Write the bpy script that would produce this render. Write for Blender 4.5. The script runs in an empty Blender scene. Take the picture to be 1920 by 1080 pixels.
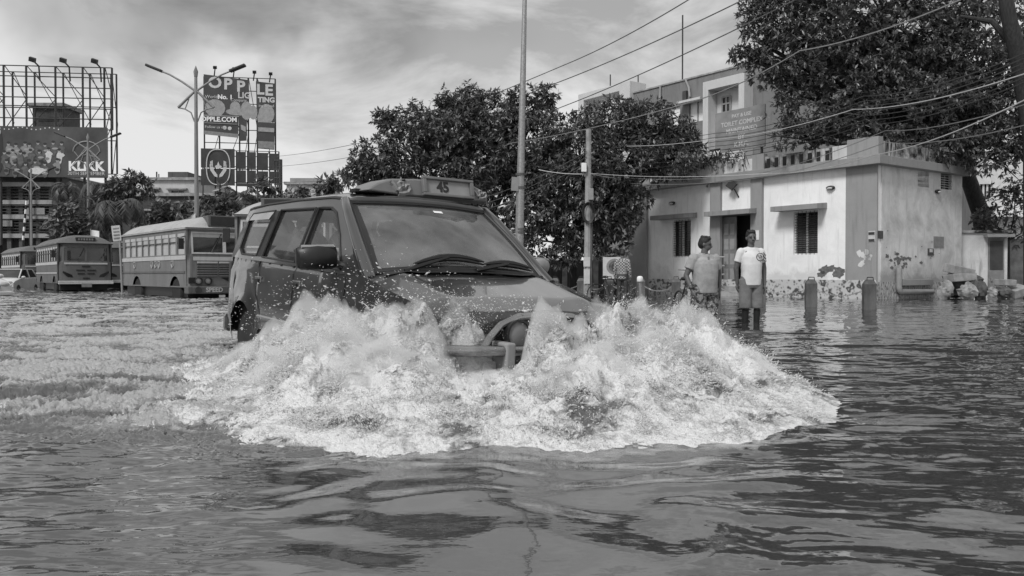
import bpy, bmesh, math, random
import numpy as np
from math import sin, cos, pi, radians, atan, sqrt, exp
from mathutils import Vector, Matrix, Euler, Quaternion
random.seed(7); rng = np.random.default_rng(11)
S = bpy.context.scene; COL = S.collection
# ------------------------------------------------------------------ camera
FPX, CAMZ, HY = 1560.0, 0.77, 515.0
PITCH = atan((540 - HY) / FPX)
cd = bpy.data.cameras.new("camera"); cam = bpy.data.objects.new("camera", cd); COL.objects.link(cam)
cam.location = (0, 0, CAMZ); cam.rotation_euler = (pi / 2 - PITCH, 0, 0)
cd.sensor_width = 36; cd.lens = 36 * FPX / 1920; cd.clip_start = .05; cd.clip_end = 2000
S.camera = cam
# ------------------------------------------------------------------ world and sun
SUN_EL, SUN_AZ = radians(48), radians(215)       # from behind the camera, left
W = bpy.data.worlds.new("World"); S.world = W; W.use_nodes = True
nt = W.node_tree; nt.nodes.clear()
def N(t, typ, **k):
    n = t.nodes.new(typ)
    for a, b in k.items():
        if a in n.inputs.keys(): n.inputs[a].default_value = b
        else: setattr(n, a, b)
    return n
wo = N(nt, 'ShaderNodeOutputWorld'); bg = N(nt, 'ShaderNodeBackground', Strength=.1)
sky = N(nt, 'ShaderNodeTexSky', sky_type='NISHITA', sun_disc=False, sun_elevation=SUN_EL, sun_rotation=SUN_AZ)
bw = N(nt, 'ShaderNodeRGBToBW'); nt.links.new(sky.outputs[0], bw.inputs[0])
tc = N(nt, 'ShaderNodeTexCoord'); mp = N(nt, 'ShaderNodeMapping'); mp.inputs['Scale'].default_value = (1.0, 1.0, 2.6)
mp.inputs['Location'].default_value = (.35, .1, .2)
nt.links.new(tc.outputs['Generated'], mp.inputs[0])
n1 = N(nt, 'ShaderNodeTexNoise', Scale=3.3, Detail=8.0, Roughness=.6, Distortion=.35)
nt.links.new(mp.outputs[0], n1.inputs['Vector'])
cr = N(nt, 'ShaderNodeValToRGB'); e = cr.color_ramp.elements
e[0].position = .38; e[0].color = (2.3, 2.3, 2.3, 1); e[1].position = .57; e[1].color = (4.9, 4.9, 4.9, 1)
nt.links.new(n1.outputs['Fac'], cr.inputs[0])
sx = N(nt, 'ShaderNodeSeparateXYZ'); nt.links.new(tc.outputs['Generated'], sx.inputs[0])
hz = N(nt, 'ShaderNodeMapRange'); hz.inputs['From Min'].default_value = .02; hz.inputs['From Max'].default_value = .30
hz.inputs['To Min'].default_value = 1.0; hz.inputs['To Max'].default_value = 0.0
nt.links.new(sx.outputs['Z'], hz.inputs['Value'])
mx0 = N(nt, 'ShaderNodeMixRGB'); mx0.inputs[2].default_value = (4.4, 4.4, 4.4, 1)
hm = N(nt, 'ShaderNodeMath', operation='MULTIPLY'); hm.inputs[1].default_value = .5
nt.links.new(hz.outputs[0], hm.inputs[0]); nt.links.new(hm.outputs[0], mx0.inputs[0]); nt.links.new(cr.outputs[0], mx0.inputs[1])
mx = N(nt, 'ShaderNodeMixRGB'); mx.inputs[0].default_value = .85
nt.links.new(bw.outputs[0], mx.inputs[1])
# one long dark rain cloud high on the left
mp2 = N(nt, 'ShaderNodeMapping', vector_type='POINT'); mp2.inputs['Location'].default_value = (.309 / .20, -.91 / .6, -.285 / .055); mp2.inputs['Scale'].default_value = (1 / .20, 1 / .6, 1 / .055)
wob = N(nt, 'ShaderNodeVectorMath', operation='ADD'); n4 = N(nt, 'ShaderNodeTexNoise', Scale=7.0, Detail=4.0); sc4 = N(nt, 'ShaderNodeVectorMath', operation='MULTIPLY_ADD'); sc4.inputs[1].default_value = (.34, 0, .2); sc4.inputs[2].default_value = (-.17, 0, -.10)
nt.links.new(tc.outputs['Generated'], n4.inputs['Vector']); nt.links.new(n4.outputs['Color'], sc4.inputs[0]); nt.links.new(tc.outputs['Generated'], wob.inputs[0]); nt.links.new(sc4.outputs[0], wob.inputs[1])
nt.links.new(wob.outputs[0], mp2.inputs[0]); ln = N(nt, 'ShaderNodeVectorMath', operation='LENGTH'); nt.links.new(mp2.outputs[0], ln.inputs[0])
ms_ = N(nt, 'ShaderNodeMapRange', interpolation_type='SMOOTHSTEP'); ms_.inputs['From Min'].default_value = .1; ms_.inputs['From Max'].default_value = 1.6; ms_.inputs['To Min'].default_value = .40; ms_.inputs['To Max'].default_value = 1.0
nt.links.new(ln.outputs['Value'], ms_.inputs['Value']); mdk = N(nt, 'ShaderNodeMixRGB', blend_type='MULTIPLY'); mdk.inputs[0].default_value = 1
nt.links.new(mx0.outputs[0], mdk.inputs[1]); nt.links.new(ms_.outputs[0], mdk.inputs[2]); nt.links.new(mdk.outputs[0], mx.inputs[2])
nt.links.new(mx.outputs[0], bg.inputs[0]); nt.links.new(bg.outputs[0], wo.inputs[0])
sl = bpy.data.lights.new("sun", 'SUN'); sl.energy = 1.5; sl.angle = radians(16); sl.color = (1, 1, 1)
so = bpy.data.objects.new("sun", sl); COL.objects.link(so); so.location = (-10, -10, 20)
sd = Vector((sin(SUN_AZ) * cos(SUN_EL), cos(SUN_AZ) * cos(SUN_EL), sin(SUN_EL)))
so.rotation_euler = sd.to_track_quat('Z', 'Y').to_euler()
S.view_settings.view_transform = 'Standard'; S.view_settings.look = 'None'
S.view_settings.exposure = 0.78; S.view_settings.gamma = 1
S.cycles.max_bounces = 10; S.cycles.volume_bounces = 3; S.cycles.transparent_max_bounces = 16
# ------------------------------------------------------------------ helpers
def ray(u, v):
    a = (u - 960) / FPX; b = (540 - v) / FPX
    return Vector((a, cos(PITCH) + b * sin(PITCH), b * cos(PITCH) - sin(PITCH)))
def at(u, v, d):
    r = ray(u, v); return Vector((0, 0, CAMZ)) + r * (d / r.y)
def gx(u, d): return (u - 960) / FPX * d           # sideways metres at depth d
def zz(v, d): return at(960, v, d).z               # height of a photo row at depth d
def tag(o, label, cat, group=None, kind=None):
    o['label'] = label; o['category'] = cat
    if group: o['group'] = group
    if kind: o['kind'] = kind
    return o
def thing(name, label, cat, loc=(0, 0, 0), rz=0, group=None):
    o = bpy.data.objects.new(name, None); COL.objects.link(o); o.location = loc; o.rotation_euler = (0, 0, rz)
    o.empty_display_size = .2
    return tag(o, label, cat, group)
def copy_tree(o, parent=None):
    c = o.copy(); COL.objects.link(c); c.parent = parent
    if parent is not None: c.matrix_parent_inverse = o.matrix_parent_inverse.copy()
    for ch in list(o.children): copy_tree(ch, c)
    return c
class MB:
    def __init__(s): s.v = []; s.f = []; s.m = []
    def add(s, vs, fs, m=0, M=None):
        b = len(s.v)
        s.v += [tuple(M @ Vector(p)) if M is not None else tuple(p) for p in vs]
        s.f += [tuple(i + b for i in f) for f in fs]; s.m += [m] * len(fs); return s
    def box(s, c, d, m=0, rot=None, M=None):
        x, y, z = d[0] / 2, d[1] / 2, d[2] / 2
        vs = [Vector((i, j, k)) for i in (-x, x) for j in (-y, y) for k in (-z, z)]
        if rot is not None: vs = [rot @ p for p in vs]
        vs = [p + Vector(c) for p in vs]
        return s.add(vs, [(0, 1, 3, 2), (4, 6, 7, 5), (0, 4, 5, 1), (2, 3, 7, 6), (0, 2, 6, 4), (1, 5, 7, 3)], m, M)
    def bb(s, a, b, m=0, M=None):
        return s.box([(a[i] + b[i]) / 2 for i in range(3)], [abs(b[i] - a[i]) for i in range(3)], m, None, M)
    def tube(s, pts, r, n=8, m=0, M=None, caps=True):
        pts = [Vector(p) for p in pts]; k = len(pts)
        rs = r if isinstance(r, (list, tuple)) else [r] * k
        vs = []; up = None
        for i, p in enumerate(pts):
            t = (pts[min(i + 1, k - 1)] - pts[max(i - 1, 0)])
            t = t.normalized() if t.length > 1e-9 else Vector((0, 0, 1))
            if up is None:
                up = t.orthogonal().normalized()
            up = (up - t * up.dot(t)); up = up.normalized() if up.length > 1e-6 else t.orthogonal().normalized()
            w = t.cross(up)
            for j in range(n):
                a = 2 * pi * j / n; vs.append(p + (up * cos(a) + w * sin(a)) * rs[i])
        fs = [(i * n + j, i * n + (j + 1) % n, (i + 1) * n + (j + 1) % n, (i + 1) * n + j) for i in range(k - 1) for j in range(n)]
        if caps: fs += [tuple(range(n))[::-1], tuple((k - 1) * n + j for j in range(n))]
        return s.add(vs, fs, m, M)
    def lathe(s, prof, n=16, m=0, M=None):
        vs = []; k = len(prof)
        for (r, z) in prof:
            for j in range(n):
                a = 2 * pi * j / n; vs.append((r * cos(a), r * sin(a), z))
        fs = [(i * n + j, i * n + (j + 1) % n, (i + 1) * n + (j + 1) % n, (i + 1) * n + j) for i in range(k - 1) for j in range(n)]
        if prof[0][0] > 1e-6: fs.append(tuple(range(n))[::-1])
        if prof[-1][0] > 1e-6: fs.append(tuple((k - 1) * n + j for j in range(n)))
        return s.add(vs, fs, m, M)
    def ball(s, c, r, n=12, k=8, m=0, rot=None, M=None):
        r = r if isinstance(r, (tuple, list)) else (r, r, r)
        vs = []; 
        for i in range(k + 1):
            t = pi * i / k
            for j in range(n):
                a = 2 * pi * j / n
                p = Vector((r[0] * sin(t) * cos(a), r[1] * sin(t) * sin(a), r[2] * cos(t)))
                if rot is not None: p = rot @ p
                vs.append(p + Vector(c))
        fs = [(i * n + j, (i + 1) * n + j, (i + 1) * n + (j + 1) % n, i * n + (j + 1) % n) for i in range(k) for j in range(n)]
        return s.add(vs, fs, m, M)
    def prism(s, poly, z0, z1, m=0, M=None):
        n = len(poly); vs = [(p[0], p[1], z0) for p in poly] + [(p[0], p[1], z1) for p in poly]
        fs = [tuple(range(n))[::-1], tuple(range(n, 2 * n))] + [(i, (i + 1) % n, n + (i + 1) % n, n + i) for i in range(n)]
        return s.add(vs, fs, m, M)
    def grid(s, fn, us, vs_, m=0, flip=False, M=None):
        nu, nv = len(us), len(vs_); P = [fn(u, v) for u in us for v in vs_]
        fs = [(i * nv + j, (i + 1) * nv + j, (i + 1) * nv + j + 1, i * nv + j + 1) for i in range(nu - 1) for j in range(nv - 1)]
        if flip: fs = [f[::-1] for f in fs]
        return s.add(P, fs, m, M)
    def build(s, name, mat, parent=None, smooth=False, bevel=0, loc=None, fix=True, angle=40):
        me = bpy.data.meshes.new(name); me.from_pydata(s.v, [], s.f)
        mats = mat if isinstance(mat, (list, tuple)) else [mat]
        for q in mats: me.materials.append(q)
        if len(mats) > 1: me.polygons.foreach_set('material_index', s.m)
        bm = bmesh.new(); bm.from_mesh(me)
        bmesh.ops.remove_doubles(bm, verts=bm.verts, dist=1e-5)
        if fix: bmesh.ops.recalc_face_normals(bm, faces=bm.faces)
        bm.to_mesh(me); bm.free()
        if smooth:
            me.polygons.foreach_set('use_smooth', [True] * len(me.polygons))
            me.set_sharp_from_angle(angle=radians(angle))
        me.update()
        o = bpy.data.objects.new(name, me); COL.objects.link(o)
        if parent is not None: o.parent = parent
        if loc is not None: o.location = loc
        if bevel:
            b = o.modifiers.new('b', 'BEVEL'); b.width = bevel; b.segments = 2; b.limit_method = 'ANGLE'; b.angle_limit = radians(40)
        return o
def np_mesh(name, V, F, mat, parent=None, smooth=True, attr=None):
    me = bpy.data.meshes.new(name); V = np.asarray(V, np.float32); F = np.asarray(F, np.int32); k = F.shape[1]
    me.vertices.add(len(V)); me.vertices.foreach_set('co', V.ravel())
    me.loops.add(F.size); me.loops.foreach_set('vertex_index', F.ravel())
    me.polygons.add(len(F)); me.polygons.foreach_set('loop_start', np.arange(0, F.size, k, dtype=np.int32))
    if smooth: me.polygons.foreach_set('use_smooth', np.ones(len(F), bool))
    if attr:
        for an, av in attr.items():
            at_ = me.attributes.new(an, 'FLOAT', 'POINT'); at_.data.foreach_set('value', np.asarray(av, np.float32))
    me.update(calc_edges=True)
    for q in (mat if isinstance(mat, (list, tuple)) else [mat]): me.materials.append(q)
    o = bpy.data.objects.new(name, me); COL.objects.link(o)
    if parent is not None: o.parent = parent
    return o
def panel(mb, outer, holes, fn, thick, m=0, M=None):
    """solid sheet with holes; fn(u, v, offset) -> point, offset 0 = front, thick = back"""
    bm = bmesh.new(); loops = []
    for lp in [outer] + list(holes):
        vs = [bm.verts.new((p[0], p[1], 0)) for p in lp]
        for i in range(len(vs)): bm.edges.new((vs[i], vs[(i + 1) % len(vs)]))
        loops.append(lp)
    bmesh.ops.triangle_fill(bm, use_beauty=True, use_dissolve=False, edges=bm.edges[:])
    bm.verts.index_update()
    uv = [(v.co.x, v.co.y) for v in bm.verts]; tris = [tuple(v.index for v in f.verts) for f in bm.faces]; bm.free()
    n = len(uv)
    vs = [fn(a, b, 0) for a, b in uv] + [fn(a, b, thick) for a, b in uv]
    fs = list(tris) + [tuple(i + n for i in t[::-1]) for t in tris]
    b = 0
    for lp in loops:
        k = len(lp)
        fs += [(b + i, b + (i + 1) % k, n + b + (i + 1) % k, n + b + i) for i in range(k)]; b += k
    mb.add(vs, fs, m, M); return mb
def rect(x0, y0, x1, y1): return [(x0, y0), (x1, y0), (x1, y1), (x0, y1)]
_fc = {}
def text(s, size, mat, name, parent, M, ext=.004, align='CENTER', sx=1.0, bold=0.0):
    c = bpy.data.curves.new('t', 'FONT'); c.body = s; c.size = size; c.extrude = ext; c.align_x = align; c.align_y = 'CENTER'; c.offset = bold; c.resolution_u = 3
    o = bpy.data.objects.new('t', c); COL.objects.link(o)
    dg = bpy.context.evaluated_depsgraph_get(); me = bpy.data.meshes.new_from_object(o.evaluated_get(dg))
    bpy.data.objects.remove(o); bpy.data.curves.remove(c)
    me.transform(M @ Matrix.Diagonal((sx, 1, 1, 1))); me.materials.clear(); me.materials.append(mat); me.name = name
    q = bpy.data.objects.new(name, me); COL.objects.link(q); q.parent = parent; return q
def frame(o, x, y, z):
    """matrix with origin o and axes x, y, z"""
    return Matrix(((x[0], y[0], z[0], o[0]), (x[1], y[1], z[1], o[1]), (x[2], y[2], z[2], o[2]), (0, 0, 0, 1)))
# ------------------------------------------------------------------ materials (all grey: the photograph is black and white)
def mat(name, v, rough=.6, var=.25, scale=6., bump=0., bscale=40., metal=0., spec=.5, stretch=(1, 1, 1), v2=None, detail=5., lo=.35, hi=.65, coat=0.):
    m = bpy.data.materials.new(name); m.use_nodes = True; t = m.node_tree; p = t.nodes['Principled BSDF']
    p.inputs['Roughness'].default_value = rough; p.inputs['Metallic'].default_value = metal
    p.inputs['Specular IOR Level'].default_value = spec; p.inputs['Coat Weight'].default_value = coat
    a = v * (1 - var); b = v * (1 + var) if v2 is None else v2
    if v2 is not None: a = v
    tcx = N(t, 'ShaderNodeTexCoord'); mpx = N(t, 'ShaderNodeMapping'); mpx.inputs['Scale'].default_value = stretch
    t.links.new(tcx.outputs['Object'], mpx.inputs[0])
    n = N(t, 'ShaderNodeTexNoise', Scale=scale, Detail=detail, Roughness=.6); t.links.new(mpx.outputs[0], n.inputs['Vector'])
    r = N(t, 'ShaderNodeValToRGB'); r.color_ramp.elements[0].position = lo; r.color_ramp.elements[1].position = hi
    r.color_ramp.elements[0].color = (a, a, a, 1); r.color_ramp.elements[1].color = (b, b, b, 1)
    t.links.new(n.outputs['Fac'], r.inputs[0]); t.links.new(r.outputs[0], p.inputs['Base Color'])
    if bump:
        n2 = N(t, 'ShaderNodeTexNoise', Scale=bscale, Detail=4.0); t.links.new(mpx.outputs[0], n2.inputs['Vector'])
        bp = N(t, 'ShaderNodeBump', Strength=bump, Distance=.02); t.links.new(n2.outputs['Fac'], bp.inputs['Height'])
        t.links.new(bp.outputs[0], p.inputs['Normal'])
    m['_p'] = 1; return m
def glass(name, tint=.7, dirt_sheen=.12, dv=.4, refl=1.45):
    m = bpy.data.materials.new(name); m.use_nodes = True; t = m.node_tree; t.nodes.clear()
    o = N(t, 'ShaderNodeOutputMaterial'); tr = N(t, 'ShaderNodeBsdfTransparent'); tr.inputs[0].default_value = (tint, tint, tint, 1)
    gl = N(t, 'ShaderNodeBsdfGlossy', Roughness=.03); fr = N(t, 'ShaderNodeFresnel', IOR=refl)
    df = N(t, 'ShaderNodeBsdfDiffuse'); df.inputs[0].default_value = (dv, dv, dv, 1)
    m1 = N(t, 'ShaderNodeMixShader'); m2 = N(t, 'ShaderNodeMixShader')
    tcx = N(t, 'ShaderNodeTexCoord'); n = N(t, 'ShaderNodeTexNoise', Scale=3.0, Detail=4.0); t.links.new(tcx.outputs['Object'], n.inputs['Vector'])
    mr = N(t, 'ShaderNodeMapRange'); mr.inputs['From Min'].default_value = .3; mr.inputs['From Max'].default_value = .7
    mr.inputs['To Min'].default_value = dirt_sheen * .5; mr.inputs['To Max'].default_value = dirt_sheen * 1.5
    t.links.new(n.outputs['Fac'], mr.inputs['Value']); t.links.new(mr.outputs[0], m1.inputs[0])
    t.links.new(tr.outputs[0], m1.inputs[1]); t.links.new(df.outputs[0], m1.inputs[2])
    t.links.new(fr.outputs[0], m2.inputs[0]); t.links.new(m1.outputs[0], m2.inputs[1]); t.links.new(gl.outputs[0], m2.inputs[2])
    t.links.new(m2.outputs[0], o.inputs[0]); return m
def leafmat(name, a, b, rough=.45):
    m = bpy.data.materials.new(name); m.use_nodes = True; t = m.node_tree; p = t.nodes['Principled BSDF']
    g = N(t, 'ShaderNodeNewGeometry'); r = N(t, 'ShaderNodeValToRGB')
    r.color_ramp.elements[0].color = (a, a, a, 1); r.color_ramp.elements[1].color = (b, b, b, 1)
    t.links.new(g.outputs['Random Per Island'], r.inputs[0]); t.links.new(r.outputs[0], p.inputs['Base Color'])
    p.inputs['Roughness'].default_value = rough; p.inputs['Specular IOR Level'].default_value = .5
    tl = N(t, 'ShaderNodeBsdfTranslucent'); t.links.new(r.outputs[0], tl.inputs[0]); mxs = N(t, 'ShaderNodeMixShader', Fac=.2)
    t.links.new(p.outputs[0], mxs.inputs[1]); t.links.new(tl.outputs[0], mxs.inputs[2])
    t.links.new(mxs.outputs[0], t.nodes['Material Output'].inputs[0]); return m
M = {}
M['black'] = mat('black_plastic', .012, .45, .3); M['dark'] = mat('dark_metal', .03, .5, .4); M['rubber'] = mat('rubber', .02, .8, .3)
M['steel'] = mat('galvanised_steel', .32, .45, .2, 20, metal=.6); M['chrome'] = mat('chrome_tube', .34, .25, .15, metal=1.0)
M['white'] = mat('white_paint', .75, .5, .06); M['offwhite'] = mat('offwhite_paint', .6, .6, .12, 3)
M['grey'] = mat('grey_paint', .28, .6, .15, 3); M['midgrey'] = mat('mid_grey', .18, .6, .2, 3); M['dgrey'] = mat('dark_grey', .08, .6, .3, 3)
M['pole'] = mat('pole_paint', .2, .5, .2, 2, stretch=(4, 4, .6)); M['rust'] = mat('dark_rusty_steel', .035, .7, .4, 8)
M['concrete'] = mat('concrete', .28, .85, .3, 2.5, bump=.3, bscale=25)
M['print_l'] = mat('print_light', .5, .5, .1); M['print_m'] = mat('print_mid', .2, .5, .15); M['print_d'] = mat('print_dark', .045, .5, .2)
M['print_k'] = mat('print_black', .015, .5, .2)
M['skin'] = mat('skin', .1, .5, .12, 12); M['hair'] = mat('hair', .008, .5, .4, 60, bump=.5, bscale=120)
M['winglass'] = mat('dark_window_glass', .02, .08, .4, 2, spec=.6)
# ------------------------------------------------------------------ numpy noise
def _h(ix, iy, iz, s):
    with np.errstate(over='ignore'):
        h = ix.astype(np.uint32) * np.uint32(374761393) + iy.astype(np.uint32) * np.uint32(668265263) + iz.astype(np.uint32) * np.uint32(2147483647) + np.uint32(s * 2654435 + 97)
        h = (h ^ (h >> np.uint32(13))) * np.uint32(1274126177); h = h ^ (h >> np.uint32(16)); h = h * np.uint32(2246822519); return h ^ (h >> np.uint32(15))
def gn(x, y, z=None, s=0):
    x = np.asarray(x, np.float32); y = np.asarray(y, np.float32); z = np.zeros_like(x) if z is None else np.asarray(z, np.float32)
    ix, iy, iz = np.floor(x), np.floor(y), np.floor(z); fx, fy, fz = x - ix, y - iy, z - iz
    ix, iy, iz = ix.astype(np.int64), iy.astype(np.int64), iz.astype(np.int64)
    ux, uy, uz = [f * f * f * (f * (f * 6 - 15) + 10) for f in (fx, fy, fz)]
    out = 0
    zs = (0, 1) if np.any(fz) else (0,)
    for dx in (0, 1):
        for dy in (0, 1):
            for dz in zs:
                h = _h(ix + dx, iy + dy, iz + dz, s)
                g1 = (h & np.uint32(1023)).astype(np.float32) / 511.5 - 1; g2 = ((h >> np.uint32(10)) & np.uint32(1023)).astype(np.float32) / 511.5 - 1
                g3 = ((h >> np.uint32(20)) & np.uint32(1023)).astype(np.float32) / 511.5 - 1
                w = (ux if dx else 1 - ux) * (uy if dy else 1 - uy) * ((uz if dz else 1 - uz) if len(zs) > 1 else 1)
                out = out + w * (g1 * (fx - dx) + g2 * (fy - dy) + (g3 * (fz - dz) if len(zs) > 1 else 0))
    return out * 1.4
def fbm(x, y, z=None, o=4, s=0, gain=.5, ridge=False, billow=False):
    t = 0; a = 1.; n = 0.; f = 1.
    for i in range(o):
        q = gn(x * f, y * f, None if z is None else z * f, s + i * 17)
        if billow: q = np.abs(q) * 2 - .5
        if ridge: q = .5 - np.abs(q) * 2
        t = t + a * q; n += a; a *= gain; f *= 2.03
    return t / n
def sstep(a, b, x):
    t = np.clip((x - a) / (b - a), 0, 1); return t * t * (3 - 2 * t)
# ================================================================== ground and flood water
MB().box((0, 300, -.45), (1600, 1600, .1)).build('ground', mat('wet_asphalt', .05, .6, .3, 2))['kind'] = 'structure'
CT = Vector((-1.117, 7.467, -.332)); CYAW, CPI, CRO = -.97358, .03324, -.02388      # the van: place, heading, nose down, lean
def car_xy(X, Y):          # world -> van plan coordinates
    dx, dy = X - CT.x, Y - CT.y; c, s = cos(CYAW), sin(CYAW)
    return c * dx + s * dy, -s * dx + c * dy
FRONT = [(-300, 0, 3.95), (100, 0, 3.85), (250, 0, 3.72), (400, 0, 3.62), (560, 0, 3.56), (700, 0, 3.5), (800, 0, 3.46), (900, 0, 3.55), (1000, 0, 3.66), (1100, 0, 3.6), (1200, 0, 3.55),
         (1300, 0, 3.62), (1400, 0, 3.8), (1480, 0, 3.98), (1560, 0, 4.2), (1700, 0, 4.6), (2200, 0, 5.5)]
def front_d(X, Y):         # distance of the leading edge of the bow wave, by bearing
    u = X / np.maximum(Y, .3) * FPX + 960
    return np.interp(u, [p[0] for p in FRONT], [p[2] for p in FRONT]) + .22 * gn(X * 2.1, np.zeros_like(X) + .5, s=7) + .09 * gn(X * 6.3, np.zeros_like(X) + .5, s=8) + .06 * gn(X * 17, Y * 9, s=12), u
def water_fields(X, Y):
    r = np.hypot(X, Y); fd, u = front_d(X, Y)
    left = sstep(950, 350, u) * sstep(.0, 1.0, Y); right = sstep(1150, 1500, u)
    inside = sstep(-.05, .5, Y - fd)                          # behind the leading edge
    wake = left * sstep(-.35, .75, Y - fd + .25 * gn(X * 1.7, Y * 2.6, s=14)) * (1 - .45 * sstep(14, 40, Y)) 
    fg = 1 - inside
    wx, wy = fbm(X * .8, Y * .8, o=2, s=3) * .5, fbm(X * .8 + 9, Y * .8, o=2, s=5) * .5
    nearf = 1 - .45 * fg * sstep(6, 3.4, r)
    h = nearf * (.022 * gn(X * .85 + wx, Y * 1.3 + wy, s=21) + .013 * gn(X * 1.7 + wx * 2, Y * 2.7 + wy * 2, s=22))
    h = h + .0042 * gn(X * 3.6 + 2 * wx, Y * 5.5 + 2 * wy, s=23) * (fg * .9 + .6) + fg * (.010 + .008 * sstep(450, 800, u)) * gn(X * 2.3 + 3 * wx, Y * 3.6 + 3 * wy, s=25)
    rip = fbm(X * 3.2 + 2 * wx, Y * 8.5 + wy, o=3, s=31)
    lf = sstep(600, 250, u) * fg
    h = h + lf * (.011 * rip + .003 * gn(X * 12, Y * 34, s=33))
    ch = fbm(X * 2.2 + wx * 2, Y * 5.0 + wy * 2, o=4, s=41, gain=.55, ridge=True)
    h = h + right * (.5 + .5 * inside) * (.014 * ch + .006 * rip) + inside * (1 - wake) * .006 * rip
    tb = .42 * fbm(X * 1.3 + wx, Y * 1.9 + wy, o=3, s=51, gain=.5, billow=True) + .95 * fbm(X * 4.6 + wx * 3, Y * 7.0 + wy * 3, o=5, s=53, gain=.70, ridge=True)
    h = h + wake * (.125 * np.minimum(1, 6 / np.maximum(Y, 3)) ** .5 * tb + .02)
    far = sstep(10, 25, Y) * (1 - left * .6)
    h = h + far * .02 * fbm(X * .9, Y * 1.6, o=4, s=61)
    fo = fbm(X * 1.6 + 3 * wx, Y * 2.6 + 3 * wy, o=5, s=71, gain=.62)
    st = fbm(X * .42 + wx, Y * 1.7 + 2 * wy, o=4, s=173, gain=.55); h = h + wake * .05 * st
    foam = np.clip(wake * (.42 + 1.2 * fo + 1.2 * tb + 1.5 * st), 0, 1)
    foam = np.maximum(foam, inside * (1 - wake) * np.clip(1.7 * fbm(X * 1.1, Y * 3.2, o=5, s=75, gain=.62) - .22, 0, 1) * .8 * sstep(30, 6, Y) * sstep(2000, 1300, u))
    foam = np.maximum(foam, .75 * np.exp(-((Y - fd) / .10) ** 2) * np.clip(.6 + 1.6 * fo, 0, 1) * sstep(-1.1, -.6, X) * sstep(1.9, 1.2, X))
    return h, foam
rs = np.concatenate([np.geomspace(.35, 2.0, 40)[:-1], np.geomspace(2.0, 12, 430)[:-1], np.geomspace(12, 40, 130)[:-1], np.geomspace(40, 400, 60)])
an = np.radians(np.concatenate([np.linspace(-180, -40, 60)[:-1], np.linspace(-40, 40, 1000), np.linspace(40, 180, 60)[1:]]))
RR, AA = np.meshgrid(rs, an, indexing='ij'); WX, WY = RR * np.sin(AA), RR * np.cos(AA)
wh, wf = water_fields(WX.ravel(), WY.ravel())
wh = wh * (1 - sstep(60, 200, RR.ravel()))
nr, na = RR.shape; idx = np.arange(nr * na).reshape(nr, na)
WFc = np.stack([idx[:-1, :-1], idx[:-1, 1:], idx[1:, 1:], idx[1:, :-1]], -1).reshape(-1, 4)[:, ::-1]
wm = bpy.data.materials.new('muddy_water'); wm.use_nodes = True; t = wm.node_tree; p = t.nodes['Principled BSDF']
at_n = N(t, 'ShaderNodeAttribute', attribute_name='foam'); tcx = N(t, 'ShaderNodeTexCoord')
mpn = N(t, 'ShaderNodeMapping'); mpn.inputs['Scale'].default_value = (1, 1.8, 1.5); t.links.new(tcx.outputs['Object'], mpn.inputs[0])
nf = N(t, 'ShaderNodeTexNoise', Scale=16., Detail=8., Roughness=.72, Distortion=.6); t.links.new(mpn.outputs[0], nf.inputs['Vector'])
ad = N(t, 'ShaderNodeMath', operation='ADD'); t.links.new(at_n.outputs['Fac'], ad.inputs[0]); t.links.new(nf.outputs['Fac'], ad.inputs[1])
mr = N(t, 'ShaderNodeMapRange'); mr.inputs['From Min'].default_value = .80; mr.inputs['From Max'].default_value = 1.28; t.links.new(ad.outputs[0], mr.inputs['Value'])
mc = N(t, 'ShaderNodeMixRGB'); mc.inputs[1].default_value = (.042, .042, .042, 1); mc.inputs[2].default_value = (.46, .46, .46, 1)
t.links.new(mr.outputs[0], mc.inputs[0]); t.links.new(mc.outputs[0], p.inputs['Base Color'])
mrr = N(t, 'ShaderNodeMapRange'); mrr.inputs['To Min'].default_value = .035; mrr.inputs['To Max'].default_value = .5; t.links.new(mr.outputs[0], mrr.inputs['Value'])
t.links.new(mrr.outputs[0], p.inputs['Roughness']); p.inputs['IOR'].default_value = 2.2
nb = N(t, 'ShaderNodeTexNoise', Scale=9., Detail=3.); t.links.new(mpn.outputs[0], nb.inputs['Vector'])
bp = N(t, 'ShaderNodeBump', Strength=.06, Distance=.02); t.links.new(nb.outputs['Fac'], bp.inputs['Height'])
bp2 = N(t, 'ShaderNodeBump', Distance=.07); t.links.new(nf.outputs['Fac'], bp2.inputs['Height']); t.links.new(bp.outputs[0], bp2.inputs['Normal'])
ms = N(t, 'ShaderNodeMath', operation='MULTIPLY'); ms.inputs[1].default_value = .8; t.links.new(mr.outputs[0], ms.inputs[0]); t.links.new(ms.outputs[0], bp2.inputs['Strength'])
t.links.new(bp2.outputs[0], p.inputs['Normal'])
wobj = np_mesh('flood_water', np.stack([WX.ravel(), WY.ravel(), wh], 1), WFc, wm, attr={'foam': wf}); wobj['kind'] = 'structure'
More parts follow.
